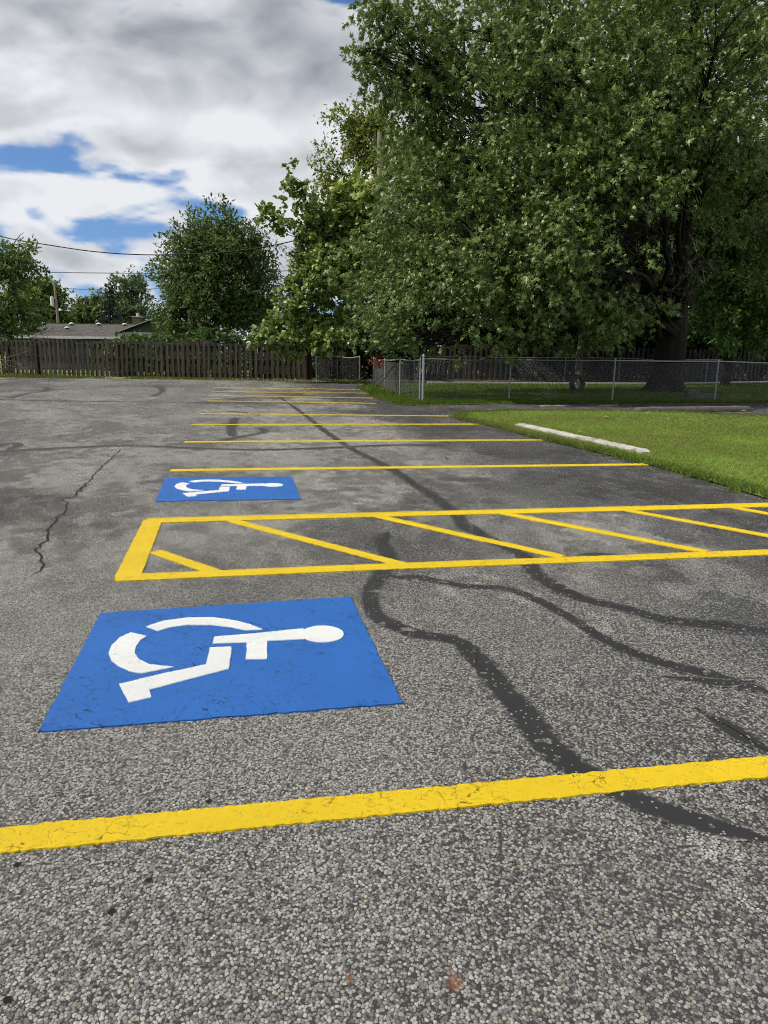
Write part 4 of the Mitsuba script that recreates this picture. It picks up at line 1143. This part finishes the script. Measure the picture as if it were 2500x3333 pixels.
def twig_tree(p, d, L, r, depth, R, out):
    n = 5
    pts = [np.array(p)]
    d = unit(d)
    for _ in range(n):
        d = unit(d + R.normal(0, 0.16, 3) + np.array([0, 0, -0.05]))
        pts.append(pts[-1] + d * L / n)
    out.append(tube(pts, np.linspace(r, r * 0.45, len(pts)), 5, cap=False))
    if depth:
        for _ in range(R.integers(2, 5)):
            i = R.integers(1, len(pts))
            twig_tree(pts[i], d + R.normal(0, 0.65, 3), L * R.uniform(0.45, 0.8), r * 0.6, depth - 1, R, out)


R = np.random.default_rng(44)
out = []
for p, d in (((9.6, 24.6, 6.2), (0.2, -0.7, -0.8)), ((9.9, 25.0, 5.4), (0.5, -0.6, -0.7)), ((9.2, 24.4, 5.0), (-0.1, -0.5, -1)), ((10.3, 24.8, 6.6), (0.6, -0.6, -0.6)), ((9.7, 24.3, 4.4), (0.4, -0.4, -0.9)), ((8.6, 23.6, 6.4), (-0.3, -0.3, -1))):
    twig_tree(p, d, 1.5, 0.016, 4, R, out)
obj('dead_twigs', join(out), 'mat_pale_bark', k, smooth=60)
labels[f'{k}__dead_twigs'] = {'label': 'pale leafless twigs hanging beside the oak trunk', 'kind': 'stuff'}
out = [tube(smooth_path(DROOP, 0.1), np.linspace(0.022, 0.006, len(smooth_path(DROOP, 0.1))), 6)]
for q in (2, 3):
    twig_tree(DROOP[q], (-0.8, -0.1, -0.35), 0.8, 0.008, 2, R, out)
    twig_tree(DROOP[q], (0.3, -0.1, -0.6), 0.7, 0.007, 2, R, out)
obj('drooping_branch', join(out), 'mat_bark', k, smooth=60)
stuff(f'{k}__drooping_branch')
m, c, _ = foliage([(-0.36, 21.9, 1.12, 0.16), (-0.22, 21.9, 1.20, 0.10)], OAK_LEAF, 0.09, 30, 7, 106, ((0.045, 0.008, 0.006), (0.085, 0.018, 0.010)), spray=0.2, gap=0.1)
stuff(obj('red_spray', m, 'mat_leaf', k, color=c))
labels[f'{k}__red_spray']['label'] = 'small spray of dark red leaves at the low left of the crown'

# a thin trunk beside the tyre
sx, sy = SAPLING[0]
k = thing('slender_tree', 'slender pale trunk rising behind the tyre under the oak', 'tree')
pts = [(sx, sy, -0.05), (sx - 0.12, sy, 1.2), (sx - 0.05, sy, 2.2), (sx + 0.1, sy, 4.4)]
q = smooth_path(pts, 0.2)
obj('trunk', tube(q, np.linspace(0.17, 0.09, len(q)), 9), 'mat_pale_bark', k, smooth=60)
m, c, sp = foliage([(sx, sy, 4.2, 1.3), (sx - 0.9, sy, 3.2, 0.8)], OVAL_LEAF, 0.16, 4.0, 10, 121, OT)
stuff(obj('crown', m, 'mat_leaf', k, color=c))

# the broad-leaved young tree by the end of the wooden fence
k = thing('broad_leaved_tree', 'young tree with large heart shaped leaves overhanging the end of the wooden fence', 'tree')
m, c, sp = foliage(BROAD, HEART_LEAF, 0.23, 9.0, 8, 111, ((0.050, 0.085, 0.013), (0.098, 0.132, 0.030)), droop=0.2, spray=0.40, gap=0.34, inner=0.35, yellow=0.02)
stuff(obj('crown', m, 'mat_leaf', k, color=c))
tb = [(-3.95, 36.6, -0.05), (-3.9, 36.4, 1.6), (-3.6, 35.9, 3.8), (-3.3, 35.6, 6.5)]
q = smooth_path(tb, 0.2)
obj('trunk', tube(q, np.linspace(0.16, 0.04, len(q)), 8), 'mat_bark', k, smooth=60)
obj('branches', branches(tb, BROAD, sp, 112, 0.05, twigs=9, thin=0.010), 'mat_bark', k, smooth=60)
stuff(f'{k}__branches')
m, c, _ = foliage([(-1.2, 35.3, 8.9, 0.5, 0.6), (-0.7, 35.3, 8.6, 0.5, 0.6), (-2.1, 35.3, 8.6, 0.4, 0.5)], HEART_LEAF, 0.30, 6, 6, 113, ((0.085, 0.125, 0.015), (0.14, 0.165, 0.03)), spray=0.4, gap=0.2)
stuff(obj('yellow_shoots', m, 'mat_leaf', k, color=c))
labels[f'{k}__yellow_shoots']['label'] = 'bright yellow green shoots at the top'

tree('olive_tree', 'tall yellowish green tree behind the broad leaved tree and the utility pole', OLIVE, OVAL_LEAF, 0.28, 8.0, 11, 131, ((0.058, 0.080, 0.012), (0.100, 0.115, 0.020)), (0.2, 48.5, 0), 0.30, gap=0.37, spray=0.7, inner=0.3)
tree('maple_tree', 'rounded dark green tree with forked trunk standing above the middle of the wooden fence', CENTRE, OVAL_LEAF, 0.28, 6.5, 12, 141, ((0.027, 0.050, 0.011), (0.054, 0.080, 0.020)), (-11.75, 50.3, 0), 0.26,
     trunk_top=(-11.3, 50.3, 7.6), bark='mat_pale_bark', gap=0.31, spray=0.75, inner=0.3, droop=0.15)
tree('ash_tree', 'loose leafy tree at the far left edge, above the wooden fence', LEFT, OVAL_LEAF, 0.28, 6.5, 11, 151, ((0.036, 0.062, 0.014), (0.070, 0.102, 0.025)), (-24.0, 46.3, 0), 0.2, gap=0.40, spray=0.6, inner=0.3)
tree('distant_tree', 'small far tree behind the left utility pole', BG1, DIAMOND, 0.38, 5, 11, 161, ((0.035, 0.07, 0.014), (0.07, 0.105, 0.02)), (-35, 75, 0), 0.25, group='distant trees', limbs=False)
tree('distant_tree', 'low far tree between the left utility pole and the spruce', BG2, DIAMOND, 0.40, 4.5, 11, 162, ((0.045, 0.075, 0.02), (0.08, 0.105, 0.03)), (-32, 80, 0), 0.25, group='distant trees', limbs=False)
tree('distant_tree', 'far grey green tree between the spruce and the rounded tree', BG3, DIAMOND, 0.40, 4.5, 11, 163, ((0.040, 0.065, 0.028), (0.075, 0.10, 0.045)), (-29.3, 85, 0), 0.25, group='distant trees', limbs=False)
HEDGE_L = ['leafy scrub behind the rear fence, nearest the broad leaved tree', 'leafy scrub behind the rear fence, left of the slender trunk', 'leafy scrub behind the rear fence, right of the slender trunk', 'leafy scrub behind the rear fence, just left of the oak trunk']
for i, idx in enumerate(((7, 10, 0, 4), (1, 5), (2, 6), (3, 8))):
    lo = [HEDGE[j] for j in idx] + [(HEDGE[j][0], HEDGE[j][1] + 0.5, 2.2, 1.9) for j in idx] + ([(-1.6, 41.2, 1.5, 1.5), (0.6, 40.4, 1.5, 1.3), (-3.2, 41.5, 1.8, 1.5)] if i == 0 else [])
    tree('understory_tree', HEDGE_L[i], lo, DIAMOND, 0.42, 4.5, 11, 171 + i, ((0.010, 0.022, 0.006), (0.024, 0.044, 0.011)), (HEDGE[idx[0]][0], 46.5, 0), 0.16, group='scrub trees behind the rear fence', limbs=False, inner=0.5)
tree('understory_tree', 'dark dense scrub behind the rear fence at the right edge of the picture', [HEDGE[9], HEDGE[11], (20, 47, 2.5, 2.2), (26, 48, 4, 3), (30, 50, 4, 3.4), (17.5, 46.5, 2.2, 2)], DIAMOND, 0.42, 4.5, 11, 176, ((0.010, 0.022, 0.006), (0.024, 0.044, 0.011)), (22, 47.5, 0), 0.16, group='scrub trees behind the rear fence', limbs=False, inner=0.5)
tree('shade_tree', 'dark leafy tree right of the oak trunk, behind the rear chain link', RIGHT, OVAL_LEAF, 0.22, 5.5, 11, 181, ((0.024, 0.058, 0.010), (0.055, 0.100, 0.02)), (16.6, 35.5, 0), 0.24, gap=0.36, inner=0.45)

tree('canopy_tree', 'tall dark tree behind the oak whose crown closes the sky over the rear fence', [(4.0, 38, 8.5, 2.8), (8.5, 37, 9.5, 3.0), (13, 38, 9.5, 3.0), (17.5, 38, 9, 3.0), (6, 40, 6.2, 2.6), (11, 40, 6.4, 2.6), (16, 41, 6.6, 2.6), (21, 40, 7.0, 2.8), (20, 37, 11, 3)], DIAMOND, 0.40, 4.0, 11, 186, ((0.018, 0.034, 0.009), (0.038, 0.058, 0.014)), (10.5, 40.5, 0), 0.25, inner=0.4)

for lab, lo in (('dark bushes behind the right half of the far wooden fence', [(x, 43.6 + 0.5 * (i % 2), 1.1, 1.25) for i, x in enumerate(np.arange(-16, -1.5, 1.7))]),
                ('dark bushes behind the rear wooden fence right of the oak', [(x, 49.5 + 0.5 * (i % 2), 1.3, 1.7) for i, x in enumerate(np.arange(8, 34, 2.4))])):
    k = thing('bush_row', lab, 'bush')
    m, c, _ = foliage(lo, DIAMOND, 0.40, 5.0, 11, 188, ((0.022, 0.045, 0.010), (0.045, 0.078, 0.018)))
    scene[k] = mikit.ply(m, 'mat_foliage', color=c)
    labels[k]['kind'] = 'stuff'

# the spruce: whorls of drooping boughs
k = thing('spruce_tree', 'dark pointed spruce behind the grey roof', 'tree')
R = np.random.default_rng(191)
sx, sy, sh = -26.85, 72.0, 8.05
B, Dv = [], []
for z in np.arange(1.2, sh - 0.15, 0.22):
    reach = 0.16 + (sh - z) * 0.33
    for a in R.uniform(0, 2 * np.pi, int(7 + reach * 5)):
        L = reach * R.uniform(0.65, 1.1)
        for t in np.arange(0.15, 1.0, 0.13 / max(L, 0.3)):
            B.append([sx + np.cos(a) * L * t, sy + np.sin(a) * L * t, z - 0.30 * L * t ** 1.4 + 0.1 * (t > 0.85)])
            Dv.append([np.cos(a), np.sin(a), -0.3])
B, Dv = np.array(B), np.array(Dv)
N = len(B)
col = np.array([0.026, 0.046, 0.026]) * R.uniform(0.6, 1.5, (N, 1))
m, c = leaf_mesh(B + R.normal(0, 0.06, (N, 3)), Dv + R.normal(0, 0.5, (N, 3)), R.normal(0, 0.4, (N, 3)) + [0, 0, 1], R.uniform(0.22, 0.42, N), DIAMOND, col)
stuff(obj('boughs', m, 'mat_leaf', k, color=c))
obj('trunk', tube([(sx, sy, 0), (sx, sy, 4), (sx, sy, sh + 0.1)], [0.17, 0.10, 0.02], 8), 'mat_bark', k, smooth=60)

# dead branches lying against the fence at the far left
R = np.random.default_rng(201)
out = []
twig_tree((-21.4, 37.6, 0.25), (0.95, 0.15, 0.22), 3.6, 0.05, 3, R, out)
twig_tree((-21.2, 37.8, 0.15), (0.7, 0.2, 0.5), 3.0, 0.035, 3, R, out)
twig_tree((-21.8, 38.2, 0.6), (0.9, 0.1, 0.18), 2.2, 0.05, 2, R, out)
k = thing('fallen_branch', 'bare dead branch leaning on the left end of the wooden fence', 'branch')
scene[k] = mikit.ply(join(out), 'mat_pale_bark', smooth=60)

# ---------------------------------------------------------------- fallen leaves
def fallen(x, y, z, size, ang, col, key):
    tv, tf = OAK_LEAF
    R = np.random.default_rng(int(abs(x * 1000) + abs(y * 77)))
    v = tv * size * np.array([1, 1.15, 1.0])
    v[:, 2] = v[:, 2] * R.uniform(-2.5, 2.5) + 0.25 * size * (v[:, 1] / size) ** 2 * 1.4
    c, s = math.cos(ang), math.sin(ang)
    v = np.column_stack([v[:, 0] * c - v[:, 1] * s + x, v[:, 0] * s + v[:, 1] * c + y, v[:, 2] + z])
    scene[key] = mikit.ply((v, tf), 'mat_leaf', color=np.tile(col, (len(v), 1)))


LEAF_L = ['pale tan fallen leaf in the middle of the lawn', 'fallen leaf at the far left end of the lawn, by the driveway', 'whitish fallen leaf near the right edge of the lawn top', 'fallen leaf on the shaded top edge of the lawn',
          'small yellow leaf left of the wheel stop', 'fallen leaf on the weeds beside the wheel stop middle', 'fallen leaf against the left side of the wheel stop', 'fallen leaf on the lawn edge just below the wheel stop far end']
for i, (x, y) in enumerate(LEAF_SPOTS):
    k = thing('fallen_leaf', LEAF_L[i], 'leaf', 'fallen leaves')
    fallen(x, y, 0.075, 0.17 if i in (0, 2) else 0.12, i * 1.7, (0.55, 0.44, 0.24) if i in (0, 2) else (0.42, 0.33, 0.10), k)
for i, (x, y) in enumerate(RED_SPOTS):
    k = thing('fallen_leaf', ('small red leaf on the asphalt beyond the first far bay line', 'larger dark red leaf on the asphalt before the first far bay line')[i], 'leaf', 'fallen leaves')
    fallen(x, y, 0.012, 0.085, 0.6 + i, (0.22, 0.035, 0.03), k)
R = np.random.default_rng(211)
n = 900
gx = R.uniform(-12, 2.5, n)
gy = np.where(gx < -1.2, 35.0 + 0.16 * (-gx - 4) * 0.5 + R.gamma(1.5, 0.5, n), 34.6 + R.gamma(1.5, 0.7, n))
keep = R.random(n) < np.where(gx < -6, 0.18, 0.9)
gx, gy = gx[keep], gy[keep]
n = len(gx)
col = np.where(R.random((n, 1)) < 0.5, [[0.30, 0.24, 0.15]], [[0.12, 0.085, 0.045]]) * R.uniform(0.6, 1.4, (n, 1))
m, c = leaf_mesh(np.column_stack([gx, gy, R.uniform(0.02, 0.10, n)]), np.column_stack([R.normal(size=(n, 2)), R.normal(0, 0.3, n)]), R.normal(0, 0.35, (n, 3)) + [0, 0, 1], R.uniform(0.08, 0.17, n), OAK_LEAF, col)
stuff(obj('leaf_litter', m, 'mat_leaf', color=c))
labels['leaf_litter'] |= {'label': 'dry brown leaves drifted along the fence foot and gate', 'category': 'leaf litter'}

print('triangles', sum(len(v[1]) for v in meshkit.WRITTEN.values()))
